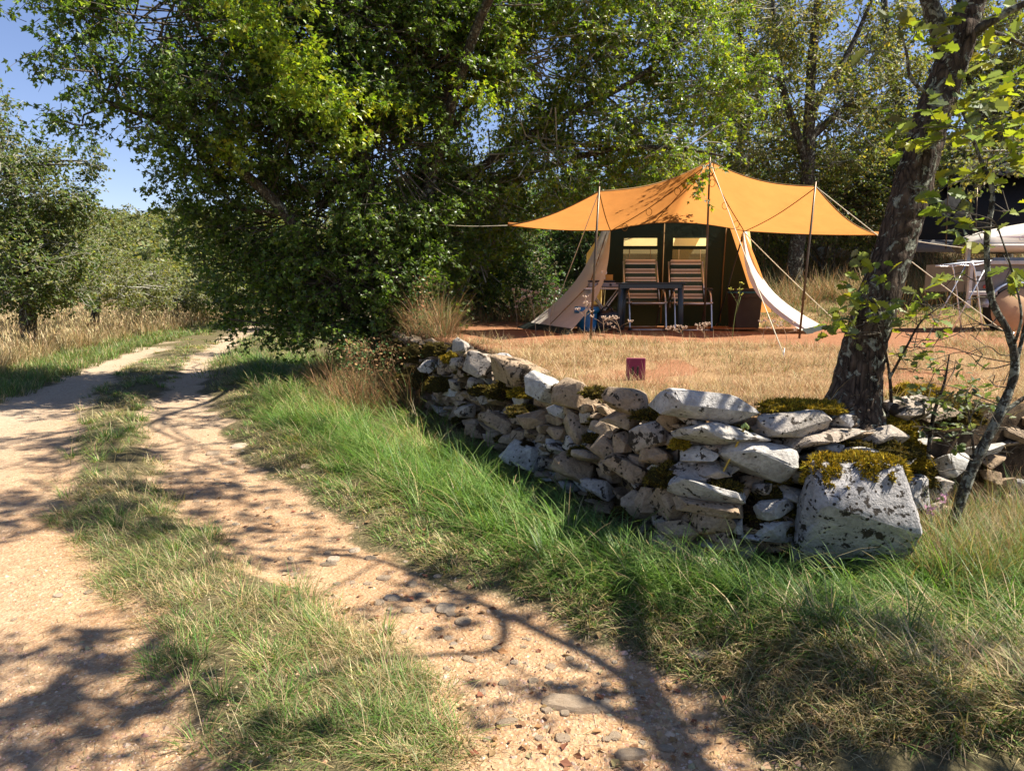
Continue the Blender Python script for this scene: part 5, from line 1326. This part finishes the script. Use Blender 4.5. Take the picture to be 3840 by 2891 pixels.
# right verge, lush near the wall
G = Geo()
x, y = scatter(rg, 2200, -8, 4.5, 2.3, 16, verge_cond, 1.25)
near = sst(.15, .9, x - road_r(y)); dryv = np.clip(.55 - .5 * near + (fbm(x * 1.1, y * 1.1, 8) - .5) * 1.4 + .75 * sst(3.9, 2.7, y) * sst(.4, 1.4, x), .03, .92)
Lg = (.09 + .17 * near + .10 * near * sst(4.6, 6.2, y)) * (1 - .35 * dryv) * (.55 + .45 * sst(.05, .5, -wall_d(x, y))) * (.6 + .8 * fbm(x * 1.7, y * 1.7, 61))
idx_short = Lg < .0
per = 38
V_, F_, C_ = tufts(rg, x, y, per, .085, np.repeat(Lg * 1.3, per), .0058, GREEN, STRAW + PALESTRAW[:1], dryv, (.35, 1.2), (.5, 1.4), 4, wind=R(205))
G.add(V_, F_, C_)
x, y = scatter(rg, 1500, -8, 4.5, 2.3, 14, verge_cond, 1.2)
dryv = np.clip(.45 + (fbm(x * 1.1, y * 1.1, 8) - .5) * 1.0, .1, .9)
V_, F_, C_ = tufts(rg, x, y, 16, .12, .11, .003, OLIVE, STRAW, dryv, (.3, 1.0), (.3, 1.2), 2); G.add(V_, F_, C_)
x, y = scatter(rg, 330, -6, 4.5, 2.9, 9, lambda x, y: verge_cond(x, y) & (x - road_r(y) > .45), 1.0)
V_, F_, C_ = tufts(rg, x, y, 9, .05, .42, .0062, GREEN[1:] + OLIVE[:1], STRAW, np.full(len(x), .12), (.15, .8), (.8, 1.7), 5, wind=R(200)); G.add(V_, F_, C_)
x, y = scatter(rg, 900, -16, 3, 13, 46, lambda x, y: (x > road_r(y) - .1) & (wall_d(x, y) < .1), .8)
V_, F_, C_ = tufts(rg, x, y, 22, .25, .22, .006, GREEN + OLIVE, STRAW, np.full(len(x), .2), (.1, .9), (.4, 1.2), 3); G.add(V_, F_, C_)
tag(link('verge_grass', G.mesh('verge_grass'), M_GRASS), 'long lush green grass along the foot of the stone wall', 'grass', kind='stuff')
# strip between the wheel ruts
def strip_cond(x, y):
    e = (fbm(x * 2.2, y * 2.2, 31) - .5) * .5
    return (x > strip_l(y) + .02 - e) & (x < strip_r(y) - .02 + e)
G = Geo()
x, y = scatter(rg, 2300, -9, 1.2, 2.25, 34, lambda x, y: strip_cond(x, y) & (fbm(x * 1.6, y * 1.6, 9) > .43), 1.15)
dryv = np.clip(.45 + (fbm(x * 1.3, y * 1.3, 14) - .5) * 1.3, .12, .85)
V_, F_, C_ = tufts(rg, x, y, 30, .11, .125, .0032, OLIVE + GREEN[:2], STRAW + PALESTRAW, dryv, (.4, 1.15), (.4, 1.2), 3, wind=R(215)); G.add(V_, F_, C_)
x, y = scatter(rg, 160, -9, 1.2, 2.4, 14, strip_cond, 1.1)
V_, F_, C_ = tufts(rg, x, y, 55, .07, .17, .0034, GREEN, STRAW, np.full(len(x), .2), (.2, .9), (.6, 1.4), 3); G.add(V_, F_, C_)
x, y = scatter(rg, 220, -6, 1.2, 2.3, 9, strip_cond, 1.0)
V_, F_, C_ = tufts(rg, x, y, 2, .03, .30, .0022, STRAW, PALESTRAW, np.full(len(x), .6), (.2, 1.0), (.1, .9), 4); G.add(V_, F_, C_)
x, y = scatter(rg, 420, -16, 1, 14, 46, strip_cond, .7)
V_, F_, C_ = tufts(rg, x, y, 22, .2, .10, .006, OLIVE + GREEN[:2], STRAW, np.full(len(x), .35), (.3, 1.1), (.3, 1.1), 2); G.add(V_, F_, C_)
tag(link('track_grass', G.mesh('track_grass'), M_GRASS), 'flattened half-dry grass strip running between the wheel ruts', 'grass', kind='stuff')
G = Geo()
x, y = scatter(rg, 260, 2.2, 4.5, 3.6, 5.4, lambda x, y: (wall_d(x, y) < .1) & (wall_d(x, y) > -.7) & (x > 2.35), 1.0)
V_, F_, C_ = tufts(rg, x, y, 20, .10, .42, .0035, GREEN[:2] + OLIVE, STRAW + RUST, np.full(len(x), .6), (.05, .8), (.2, 1.3), 4); G.add(V_, F_, C_)
tag(link('rank_grass', G.mesh('rank_grass'), M_GRASS), 'tall half-dry grass before the low wall right of the boulder', 'grass', kind='stuff')
# far side of the track: green edge then tall dry grass
G = Geo()
x, y = scatter(rg, 1900, -26, -3, 7.5, 38, lambda x, y: (x < road_l(y) + .1) & (x > road_l(y) - 1.6 - .03 * y), 1.0)
V_, F_, C_ = tufts(rg, x, y, 24, .16, .24, .005, GREEN + OLIVE, STRAW, np.full(len(x), .16) + .3 * sst(.5, 1.5, road_l(y) - x), (.1, .6), (.4, 1.2), 3); G.add(V_, F_, C_)
tag(link('far_verge_grass', G.mesh('far_verge_grass'), M_GRASS), 'short green grass edging the far side of the track', 'grass', kind='stuff')
G = Geo()
x, y = scatter(rg, 2400, -34, -4, 9, 46, lambda x, y: (x < road_l(y) - .9 - .015 * y) & (x > road_l(y) - 8), .9)
V_, F_, C_ = tufts(rg, x, y, 17, .2, .55, .006, STRAW + PALESTRAW + RUST[:1], OLIVE, np.full(len(x), .13), (.03, .6), (.1, 1.1), 3); G.add(V_, F_, C_)
# seed heads: short broad blades at stalk tips
m = 9000; xi = rg.integers(0, len(x), m); hx = x[xi] + rg.normal(0, .2, m); hy = y[xi] + rg.normal(0, .2, m)
hz = ground_z(hx, hy) + rg.uniform(.3, .66, m)
V_, F_, C_ = blades(rg, np.stack([hx, hy, hz], 1), rg.uniform(.08, .16, m), np.maximum(.012, hy * .0009), rg.uniform(0, 6.3, m), rg.uniform(0, .5, m), rg.uniform(.2, 1.0, m), palette(rg, m, PALESTRAW), 2); G.add(V_, F_, C_)
tag(link('tall_dry_grass', G.mesh('tall_dry_grass'), M_DRY), 'tall golden dry meadow grass across the track', 'grass', kind='stuff')
# terrace: dry short grass
G = Geo()
def terr_cond(x, y):
    b = sst(3.0, 1.6, np.hypot((x - 2.6) / 1.9, (y - 11.4) * .9)) + (fbm(x * 1.5, y * 1.5, 17) - .5) * .9 + .35 * sst(.52, .62, fbm(x * .8, y * .8, 77))
    return (wall_d(x, y) > .22) & (b < .45)
x, y = scatter(rg, 5200, -3.2, 12, 4.6, 17, terr_cond, 1.0)
dryv = np.clip(.80 + (fbm(x * .9, y * .9, 18) - .5) * 1.8 - .25 * sst(4.5, 7, x), .1, 1)
V_, F_, C_ = tufts(rg, x, y, 18, .12, np.repeat(.04 + .16 * np.clip(fbm(x * 1.4, y * 1.4, 91) * 2 - .55, 0, 1), 18), .003, OLIVE + GREEN[:1], STRAW + RUST + RUST + PALESTRAW, dryv, (.3, 1.3), (.2, 1.1), 2, wpx=.0006); G.add(V_, F_, C_)
x, y = scatter(rg, 420, -3.2, 6.5, 4.6, 10.2, lambda x, y: terr_cond(x, y) & (fbm(x * .7, y * .7, 19) > .42), 1.0)
V_, F_, C_ = tufts(rg, x, y, 9, .08, .24, .0024, PALESTRAW, RUST, np.full(len(x), .4), (.1, .9), (.1, .9), 3, wpx=.0004); G.add(V_, F_, C_)
# long straw hanging over the wall top
x, y = scatter(rg, 420, -3, 4, 4.4, 12, lambda x, y: (wall_d(x, y) > .2) & (wall_d(x, y) < .5), 1.0)
V_, F_, C_ = tufts(rg, x, y, 12, .08, .34, .003, PALESTRAW, OLIVE, np.full(len(x), .15), (.3, .9), (.6, 1.6), 4, wind=R(215)); G.add(V_, F_, C_)
tag(link('dry_grass', G.mesh('dry_grass'), M_DRY), 'sparse bleached grass over the red earth of the terrace', 'grass', kind='stuff')
# brush on the bank behind
G = Geo()
x, y = scatter(rg, 2300, 2.5, 20, 14.0, 27, lambda x, y: (y > 14.6 + (fbm(x * .6, y * .6, 23) - .5) * 2) & (wall_d(x, y) > .3), .6)
V_, F_, C_ = tufts(rg, x, y, 16, .3, .62, .01, STRAW + RUST, RUST + OLIVE, np.full(len(x), .55), (.1, 1.0), (.1, 1.0), 3); G.add(V_, F_, C_)
x, y = scatter(rg, 700, -6, 3, 13.5, 24, lambda x, y: wall_d(x, y) > .3, .6)
V_, F_, C_ = tufts(rg, x, y, 16, .3, .4, .01, RUST + STRAW[:1], OLIVE, np.full(len(x), .4), (.1, 1.0), (.1, 1.0), 3); G.add(V_, F_, C_)
x, y = scatter(rg, 700, 3, 14, 12.5, 17, lambda x, y: wall_d(x, y) > .3, .6)
V_, F_, C_ = tufts(rg, x, y, 20, .25, .13, .007, GREEN + OLIVE, STRAW, np.full(len(x), .35), (.1, 1.0), (.1, 1.0), 2); G.add(V_, F_, C_)
tag(link('bank_brush', G.mesh('bank_brush'), M_DRY), 'tangled dry brush on the bank behind the tent', 'brush', kind='stuff')
# dead stems under the maple
G = Geo()
x, y = scatter(rg, 520, -4.6, -.9, 9.3, 13.5, lambda x, y: (wall_d(x, y) > -.9) & (wall_d(x, y) < .9), .6)
V_, F_, C_ = tufts(rg, x, y, 14, .25, .75, .007, RUST + [(.14, .09, .05)], OLIVE, np.full(len(x), .25), (.1, 1.2), (.1, 1.2), 3); G.add(V_, F_, C_)
m = 9000; hx = rg.uniform(-4.8, -1.2, m); hy = rg.uniform(9.6, 13, m); hz = ground_z(hx, hy) + rg.uniform(.05, .9, m) ** 1.2
V_, F_, k = leaf_arrays(np.stack([hx, hy, hz], 1), rg.normal(size=(m, 3)), unit(rg.normal(size=(m, 3)) + np.array((0, 0, .5))), rg.uniform(.03, .06, m), T_DIAMOND)
keep = (wall_d(hx, hy) > -.8)
G2 = np.repeat(palette(rg, m, RUST + DARKG + [(.16, .10, .05)]), k, 0)
kk = np.repeat(keep, 2); G.add(V_, F_[kk], G2)
tag(link('dead_brush', G.mesh('dead_brush'), M_DRY), 'brown dead stems and creepers under the dark maple', 'brush', kind='stuff')

# ---- moss
MOSSC = [(.26, .185, .018), (.33, .23, .02), (.19, .14, .02), (.38, .27, .03)]
MOSSD = [(.09, .075, .018), (.13, .10, .02), (.07, .055, .018), (.17, .12, .02)]
MOSSB = [(.055, .035, .018), (.08, .05, .022), (.04, .026, .015)]
rgs_m = random.Random(33)
def moss(parent, c, r, n, cols, seed, zmin=-.1, ln=.022):
    rg = np.random.default_rng(seed); d = unit(rg.normal(size=(n * 3, 3))); d = d[d[:, 2] > zmin][:n]; n = len(d)
    lump = np.array([1 + .45 * noise.noise(Vector(q * 2.3) + Vector((seed, 0, 0))) + .2 * noise.noise(Vector(q * 6)) for q in d])
    P_ = np.array(c) + d * np.array(r) * lump[:, None]
    az = rg.uniform(0, 6.28, n); nn = unit(d / np.array(r))
    D = unit(nn + rg.normal(0, .5, (n, 3)) + np.array((0, 0, -.1)))
    V_, F_, k = leaf_arrays(P_ - D * .006, D, unit(rg.normal(size=(n, 3))), ln * rg.uniform(.6, 1.5, n), (np.array([(-.16, 0, 0), (.16, 0, 0), (0, 1, .1)]), np.array([(0, 1, 2)])))
    # the soft cushion underneath
    P0, F0 = CS[9]; q = unit(P0); lum = np.array([1 + .45 * noise.noise(Vector(w * 2.3) + Vector((seed, 0, 0))) + .2 * noise.noise(Vector(w * 6)) for w in q])
    base = np.array(c) + q * np.array(r) * lum[:, None] * .985
    g = Geo(); g.add(V_, F_, np.repeat(palette(rg, n, cols), k, 0))
    F3 = np.concatenate([F0[:, [0, 1, 2]], F0[:, [0, 2, 3]]]); keepf = (q[F3].mean(1)[:, 2] > zmin - .15)
    g.add(base, F3[keepf], np.tile(np.array([cols[2]]) * .6, (len(base), 1)))
    return tag(link('moss', g.mesh('moss'), M_MOSS, parent), kind='stuff')
br = bro.location
def moss_on(parent, obj, n, cols, seed, zthr, zmin, ln=.024, thick=.012):
    """moss grown on the upward faces of one rock, in ragged drips"""
    rg = np.random.default_rng(seed); M_ = np.array((Matrix.Translation(obj.location) @ obj.rotation_euler.to_matrix().to_4x4()))
    me = obj.data; V0 = np.zeros(len(me.vertices) * 3); me.vertices.foreach_get('co', V0); V0 = V0.reshape(-1, 3) @ M_[:3, :3].T + M_[:3, 3]
    Fq = np.array([tuple(p.vertices)[:3] for p in me.polygons]); A_, B_, C_ = (V0[Fq[:, i]] for i in range(3))
    nr = unit(np.cross(B_ - A_, C_ - A_)); ar = np.linalg.norm(np.cross(B_ - A_, C_ - A_), axis=1)
    pick = rg.choice(len(Fq), n * 3, p=ar / ar.sum()); u, v = rg.uniform(0, 1, (2, n * 3, 1))
    fl = (u + v) > 1; u = np.where(fl, 1 - u, u); v = np.where(fl, 1 - v, v); P_ = A_[pick] * (1 - u - v) + B_[pick] * u + C_[pick] * v; N_ = nr[pick]
    ng = np.array([noise.noise(Vector(p * 5.5)) + .5 * noise.noise(Vector(p * 17)) for p in P_])
    drip = np.array([noise.noise(Vector((p[0] * 16, p[1] * 16, 3.1))) for p in P_])
    sc_ = (P_[:, 2] - zmin) / .13 + N_[:, 2] * 1.0 + ng * 1.5 + drip * 1.5
    k_ = sc_ > zthr; P_, N_, sc_ = P_[k_][:n], N_[k_][:n], sc_[k_][:n]; m = len(P_)
    D0 = unit(N_ * .9 + rg.normal(0, .5, (m, 3)) + np.array((0, -.05, -.25)))
    lump = np.array([noise.noise(Vector(p * 22)) for p in P_]) * .014 + np.clip((sc_ - zthr) * .02, 0, .03)
    V_, F_, k = leaf_arrays(P_ + N_ * lump[:, None], D0, unit(rg.normal(size=(m, 3))), ln * rg.uniform(.6, 1.5, m), (np.array([(-.2, 0, 0), (.2, 0, 0), (0, 1, .1)]), np.array([(0, 1, 2)])))
    g = Geo(); cc = palette(rg, m, cols) * (1 + 6 * lump[:, None]); g.add(V_, F_, np.repeat(np.clip(cc, .01, .9), k, 0))
    return tag(link('moss', g.mesh('moss'), M_MOSS, parent), kind='stuff')
bpy.context.view_layer.update()
moss_on(boulder, bro, 16000, MOSSC + MOSSD[:1], 1, 1.0, bh * .86)
for i, (px, py, rx, rz, n, cols, ins) in enumerate([
    (3000, 1530, 150, 30, 3000, MOSSC, .14), (3330, 1620, 110, 60, 3500, MOSSC, .12), (3390, 1720, 90, 80, 3500, MOSSC, .1), (3440, 1500, 110, 60, 3500, MOSSC, .35), (3260, 1690, 160, 60, 3500, MOSSD, .12), (3430, 1790, 70, 90, 2500, MOSSD, .12),
    (2550, 1670, 35, 28, 900, MOSSC, .02), (2520, 1800, 90, 60, 2500, MOSSD, .05), (2700, 1830, 80, 30, 1500, MOSSD, .04), (2900, 1960, 130, 90, 3500, MOSSD, .16), (2430, 1560, 60, 26, 1200, MOSSD, .1), (1950, 1480, 45, 25, 1200, MOSSC, .04), (1870, 1480, 50, 40, 1500, MOSSD, .03),
    (1700, 1350, 45, 30, 1200, MOSSC, .04), (1640, 1320, 50, 35, 1200, MOSSD, .05), (1560, 1340, 60, 45, 1500, MOSSD, .05), (1480, 1360, 80, 75, 2500, MOSSD, .02), (1560, 1430, 70, 50, 2000, MOSSD, .02), (1650, 1450, 50, 40, 1500, MOSSD, .02), (1420, 1400, 60, 60, 1500, MOSSD, .02), (1800, 1470, 40, 30, 900, MOSSD, .03), (3110, 1900, 60, 90, 2000, MOSSD, -.02), (2230, 1480, 50, 30, 1000, MOSSD, .08), (1960, 1550, 60, 30, 1000, MOSSD, .03), (3560, 1560, 110, 60, 2500, MOSSD, .2), (2180, 1700, 50, 25, 900, MOSSD, .05)]):
    p = wall_hit(px, py, ins); k_ = p.y / FPX
    moss(wall_t, (p.x, p.y, p.z), (rx * k_, max(.05, rx * k_ * .6), rz * k_), n, cols, 10 + i, -.3)

# dark crusts of moss and humus in the joints
for i in range(46):
    t_ = rgs_m.random(); px = 1480 + t_ * 1500; top_ = np.interp(px, [1480, 1750, 2100, 2450, 3000], [1330, 1370, 1430, 1560, 1640]); bot_ = np.interp(px, [1480, 1750, 2150, 2450, 3000], [1470, 1620, 1850, 2000, 2080])
    py = top_ + (bot_ - top_) * rgs_m.random() ** 1.3; p = wall_hit(px, py, rgs_m.uniform(.06, .14)); r_ = rgs_m.uniform(.04, .10)
    moss(wall_t, tuple(p), (r_, r_ * .7, r_ * rgs_m.uniform(.35, .7)), 700, rgs_m.choice([MOSSD, MOSSD, MOSSB]), 200 + i, -.5, .018)
# ---- loose stones bedded in the track
rgs = random.Random(9)
big = [(1670, 2258, 70, 50), (1735, 2305, 60, 34), (1530, 2265, 50, 24), (1600, 2265, 40, 30), (1470, 2215, 60, 24), (2135, 2608, 200, 70), (2265, 2615, 80, 46), (1900, 2672, 90, 26), (2110, 2730, 60, 40), (2370, 2785, 120, 50), (1590, 2205, 60, 22), (1870, 2400, 50, 22), (1760, 2440, 60, 20), (1930, 2450, 30, 24), (1250, 2070, 50, 20), (1390, 2065, 40, 18), (1440, 2140, 50, 20), (1545, 2165, 40, 24), (1420, 2230, 40, 26), (1330, 2035, 40, 18), (1230, 2088, 60, 14), (2000, 2520, 40, 24), (2060, 2530, 36, 20), (1830, 2360, 40, 20), (1700, 2380, 30, 16), (1640, 2330, 30, 16), (330, 2190, 30, 18), (700, 2760, 30, 20), (900, 1660, 60, 20), (860, 1720, 50, 18), (800, 1690, 50, 16), (950, 1750, 40, 16), (2620, 2880, 90, 40), (1150, 1760, 40, 18), (1680, 2360, 30, 20), (1380, 2160, 30, 14), (2500, 2760, 60, 30), (2640, 2470, 110, 70), (3220, 2560, 70, 40), (2560, 2450, 60, 50)]
peb = [stone_mesh('stone', 500 + i, (1, 1, 1), 3, 3.2, 5, .06, 0) for i in range(10)]
for m_ in peb: m_.materials.append(M_PEB)
for i in range(150):
    y_ = 2.4 * (11 / 2.4) ** rgs.random(); rr_ = float(road_r(np.array([y_]))[0]); s2_ = float(strip_r(np.array([y_]))[0])
    x_ = s2_ + (rr_ - s2_) * rgs.uniform(.1, 1.05) if rgs.random() < .8 else float(strip_l(np.array([y_]))[0]) - rgs.uniform(0, 1.4)
    px_, py_ = None, None
    big.append((x_, y_, rgs.uniform(.02, .05), None))
for b in big:
    if b[3] is None: p = Vector((b[0], b[1], 0)); w_ = b[2]; d_ = w_ * rgs.uniform(.6, 1)
    else:
        p = gp(b[0], b[1]); k_ = p.y / FPX; w_ = b[2] * k_; d_ = min(w_ * 1.1, b[3] * k_ / max(.25, EYE / p.length) * .8)
    p.z = gz(p.x, p.y) + .001
    o = link('stone', rgs.choice(peb), None, track_o, False); o.location = p
    o.scale = (w_ * 1.1, d_ * 1.1, min(.06, w_ * .35)); o.rotation_euler = (rgs.uniform(-.1, .1), rgs.uniform(-.1, .1), rgs.uniform(-.5, .5) if b[3] else rgs.uniform(0, 6))
# gravel and grit
OCT = np.array([(1, 0, 0), (0, 1, 0), (-1, 0, 0), (0, -1, 0), (0, 0, 1), (.25, .2, .85)]); OF = np.array([(0, 1, 5), (1, 2, 4), (2, 3, 4), (3, 0, 5), (1, 4, 5), (3, 5, 4)])
rg = np.random.default_rng(7)
x, y = scatter(rg, 30000, -9, 2.5, 2.25, 14, lambda x, y: (x > road_l(y)) & (x < road_r(y) + .1) & ~(strip_cond(x, y) & (rg.uniform(0, 1, len(x)) < .8)) & (fbm(x * 1.8, y * 1.8, 44) + rg.uniform(-.25, .25, len(x)) > .42), 1.6)
n = len(x); s = rg.lognormal(-5.05, .42, n); a = rg.uniform(0, 6.28, n)
J = OCT[None] * (1 + rg.normal(0, .22, (n, 6, 3))) * np.stack([s, s * rg.uniform(.6, 1, n), s * rg.uniform(.4, .7, n)], 1)[:, None, :]
c_, s_ = np.cos(a)[:, None], np.sin(a)[:, None]
V_ = np.stack([J[..., 0] * c_ - J[..., 1] * s_ + x[:, None], J[..., 0] * s_ + J[..., 1] * c_ + y[:, None], J[..., 2] + ground_z(x, y)[:, None] - .0015], -1)
F_ = (np.arange(n) * 6)[:, None, None] + OF[None]
t_ = NT('grit'); t_.bsdf(t_.attr('col').outputs['Color'], .95, None, .1)
me = np_mesh('gravel', V_.reshape(-1, 3), F_.reshape(-1, 3), np.repeat(palette(rg, n, [(.40, .27, .165), (.46, .34, .235), (.34, .21, .12), (.28, .19, .125)], .15), 6, 0))
tag(link('gravel', me, t_.m), 'fine ochre gravel strewn over the wheel ruts', 'gravel', kind='stuff')
# fallen leaves, straw litter
G = Geo()
x, y = scatter(rg, 5200, -5, 3.6, 2.25, 9, lambda x, y: (x > strip_l(y) - .5) & (wall_d(x, y) < 0), 1.4); m = len(x)
V_, F_, C_ = blades(rg, np.stack([x, y, ground_z(x, y) + .004], 1), rg.uniform(.03, .09, m), np.full(m, .0026), rg.uniform(0, 6.28, m), rg.uniform(1.35, 1.55, m), rg.uniform(-.1, .15, m), palette(rg, m, STRAW + RUST), 2); G.add(V_, F_, C_)
x, y = scatter(rg, 700, -5, 3.6, 2.25, 9, lambda x, y: (x > strip_r(y) - .2) & (wall_d(x, y) < 0), 1.3); m = len(x)
V_, F_, k = leaf_arrays(np.stack([x, y, ground_z(x, y) + .008], 1), np.concatenate([rg.normal(size=(m, 2)), rg.normal(0, .15, (m, 1))], 1), unit(rg.normal(0, .3, (m, 3)) + np.array((0, 0, 1))), rg.uniform(.025, .05, m), T_DIAMOND)
G.add(V_, F_, np.repeat(palette(rg, m, RUST + [(.22, .09, .05), (.35, .26, .15)]), k, 0))
tag(link('leaf_litter', G.mesh('leaf_litter'), M_DRY), 'straw and fallen brown leaves littering the edge of the track', 'litter', kind='stuff')

# ---- single plants
def umbel(px, py, top_py, Y, seed, label, group, green=False):
    rg = random.Random(seed); b = at(px, py, Y); b.z = gz(b.x, b.y); H = at(px, top_py, Y).z - b.z
    root = thing('yellow_weed' if green else 'dry_umbel', label, 'weed', b, 0, group)
    st_ = MB(); hd = MB(); top = Vector((rg.uniform(-.1, .1), 0, H)); tipsl = []
    main = [Vector((0, 0, 0)), Vector((top.x * .3, .0, H * .5)), top]
    st_.tube(smooth_pts(main, 4), [.004] * 9, 5); tipsl.append(top)
    for k in range(rg.randrange(3, 6)):
        t = rg.uniform(.35, .85); a = main[0].lerp(top, t); e = a + Vector((rg.uniform(-.16, .16), rg.uniform(-.08, .08), H * rg.uniform(.12, .35)))
        st_.tube([a, a.lerp(e, .5) + Vector((0, 0, .01)), e], [.003, .0028, .002], 4); tipsl.append(e)
    for e in tipsl:
        for k in range(10 if not green else 5):
            q = e + Vector((rg.uniform(-.035, .035), rg.uniform(-.035, .035), rg.uniform(.0, .03) + (.02 if green else 0)))
            st_.tube([e, q], [.0016, .0012], 3)
            hd.lathe(q, [(.0, -.006), (.008 if not green else .010, 0), (.006, .008), (0, .012)], 5)
    st_.build('stem', M_WSTEM if green else M_DSTEM, root, False); hd.build('seed_head' if not green else 'flower', M_WFLOW if green else M_DHEAD, root, False)
M_DSTEM = plain('dry_stem', (.34, .24, .15), .9, .1); M_DHEAD = plain('dry_seed', (.46, .34, .25), .95, .05)
M_WSTEM = plain('weed_stem', (.16, .20, .06), .8, .2); M_WFLOW = plain('weed_flower', (.42, .40, .06), .8, .2)
for i, (px, py, tp_, Y, lab) in enumerate([(2190, 1285, 1140, 9.4, 'tall dry umbel weed in front of the left awning pole'), (2265, 1285, 1195, 9.4, 'short dry umbel weed in front of the black rucksack'), (2060, 1260, 1085, 10.6, 'dry umbel weed before the foot of the left tent flap'), (2010, 1270, 1100, 10.4, 'dry umbel weed just left of the left tent flap'),
        (2330, 1290, 1200, 9.4, 'dry umbel weed in front of the left table leg'), (2560, 1290, 1225, 9.4, 'low dry umbel weed in front of the right table legs'), (2640, 1300, 1220, 9.2, 'dry umbel weed at the foot of the middle awning pole'), (2860, 1290, 1205, 9.6, 'dry umbel weed between the cool box and the right pole'), (1940, 1230, 1090, 11.5, 'dry umbel weed farthest left, beside the ivy bush'), (2950, 1300, 1215, 9.2, 'dry umbel weed left of the right awning pole foot')]):
    umbel(px, py, tp_, Y, 300 + i, lab, 'dry umbel weeds before the tent')
umbel(2745, 1290, 1095, 9.5, 350, 'tall green weed with small yellow flowers in front of the brown cool box', None, True)
# stonecrop stalk rooted in the wall
p0 = wall_hit(2700, 1790, .0); p1 = p0 + Vector((.12, -.03, .30))
sc_ = thing('stonecrop', 'yellow-stemmed stonecrop with a pale green head growing from the wall face', 'plant', p0)
pts = smooth_pts([p0, p0.lerp(p1, .5) + Vector((.005, 0, 0)), p1], 5)
m_ = MB().tube(pts, [.006] * 11, 6)
for q in pts[1:]:
    for k in range(6): m_.add([q, q + Vector((rgs.uniform(-.012, .012), rgs.uniform(-.012, .012), .012)), q + Vector((.004, .002, .004))], [(0, 1, 2)])
m_.build('stem', plain('stonecrop_stem', (.45, .30, .05), .7), sc_)
hd = MB()
for k in range(16): hd.lathe(p1 + Vector((rgs.uniform(-.022, .022), rgs.uniform(-.018, .018), rgs.uniform(0, .025))), [(0, -.008), (.008, 0), (.005, .01), (0, .012)], 6)
hd.build('flower_head', plain('stonecrop_head', (.34, .42, .12), .7), sc_)
for k in range(10):
    pass
# pink flowers by the boulder
for i, (px, py) in enumerate([(3535, 1862), (3490, 1905)]):
    t0 = at(px, py, 4.2); b0 = Vector((t0.x + .02, 4.25, gz(t0.x, 4.25)))
    pf = thing('pink_flower', 'small pink wild flower right of the boulder, ' + ('upper of the two' if i == 0 else 'lower of the two'), 'flower', b0)
    MB().tube(smooth_pts([b0, b0.lerp(t0, .6) + Vector((.015, 0, 0)), t0], 4), .0025, 5).build('stem', M_WSTEM, pf)
    fl = MB()
    for k in range(22):
        q = t0 + Vector((rgs.uniform(-.03, .03), rgs.uniform(-.02, .02), rgs.uniform(-.04, .02))); a_ = rgs.uniform(0, 6.28); d_ = Vector((math.cos(a_), -.4, math.sin(a_))) * .012; e_ = Vector((-math.sin(a_), 0, math.cos(a_))) * .006
        fl.add([q - e_, q + d_, q + e_, q - d_ * .6], [(0, 1, 2, 3)])
    fl.build('petals', plain('pink_petal', (.50, .25, .33), .7), pf)
# pale stones on the bank
for i, (px, py, w_) in enumerate([(3110, 838, 70), (3170, 850, 60), (3215, 862, 60), (3260, 850, 50)]):
    p = at(px, py, 19.5); p.z = gz(p.x, p.y) + .1
    o = link('bank_stone', stone_mesh('bank_stone', 800 + i, (w_ * 19.5 / FPX, .35, .3), 5), M_STONE, None, True, p)
    tag(o, ('leftmost', 'second from the left', 'third from the left', 'rightmost')[i] + ' of the four pale stones in the dry bank behind the awning', 'stone', 'stones on the bank')
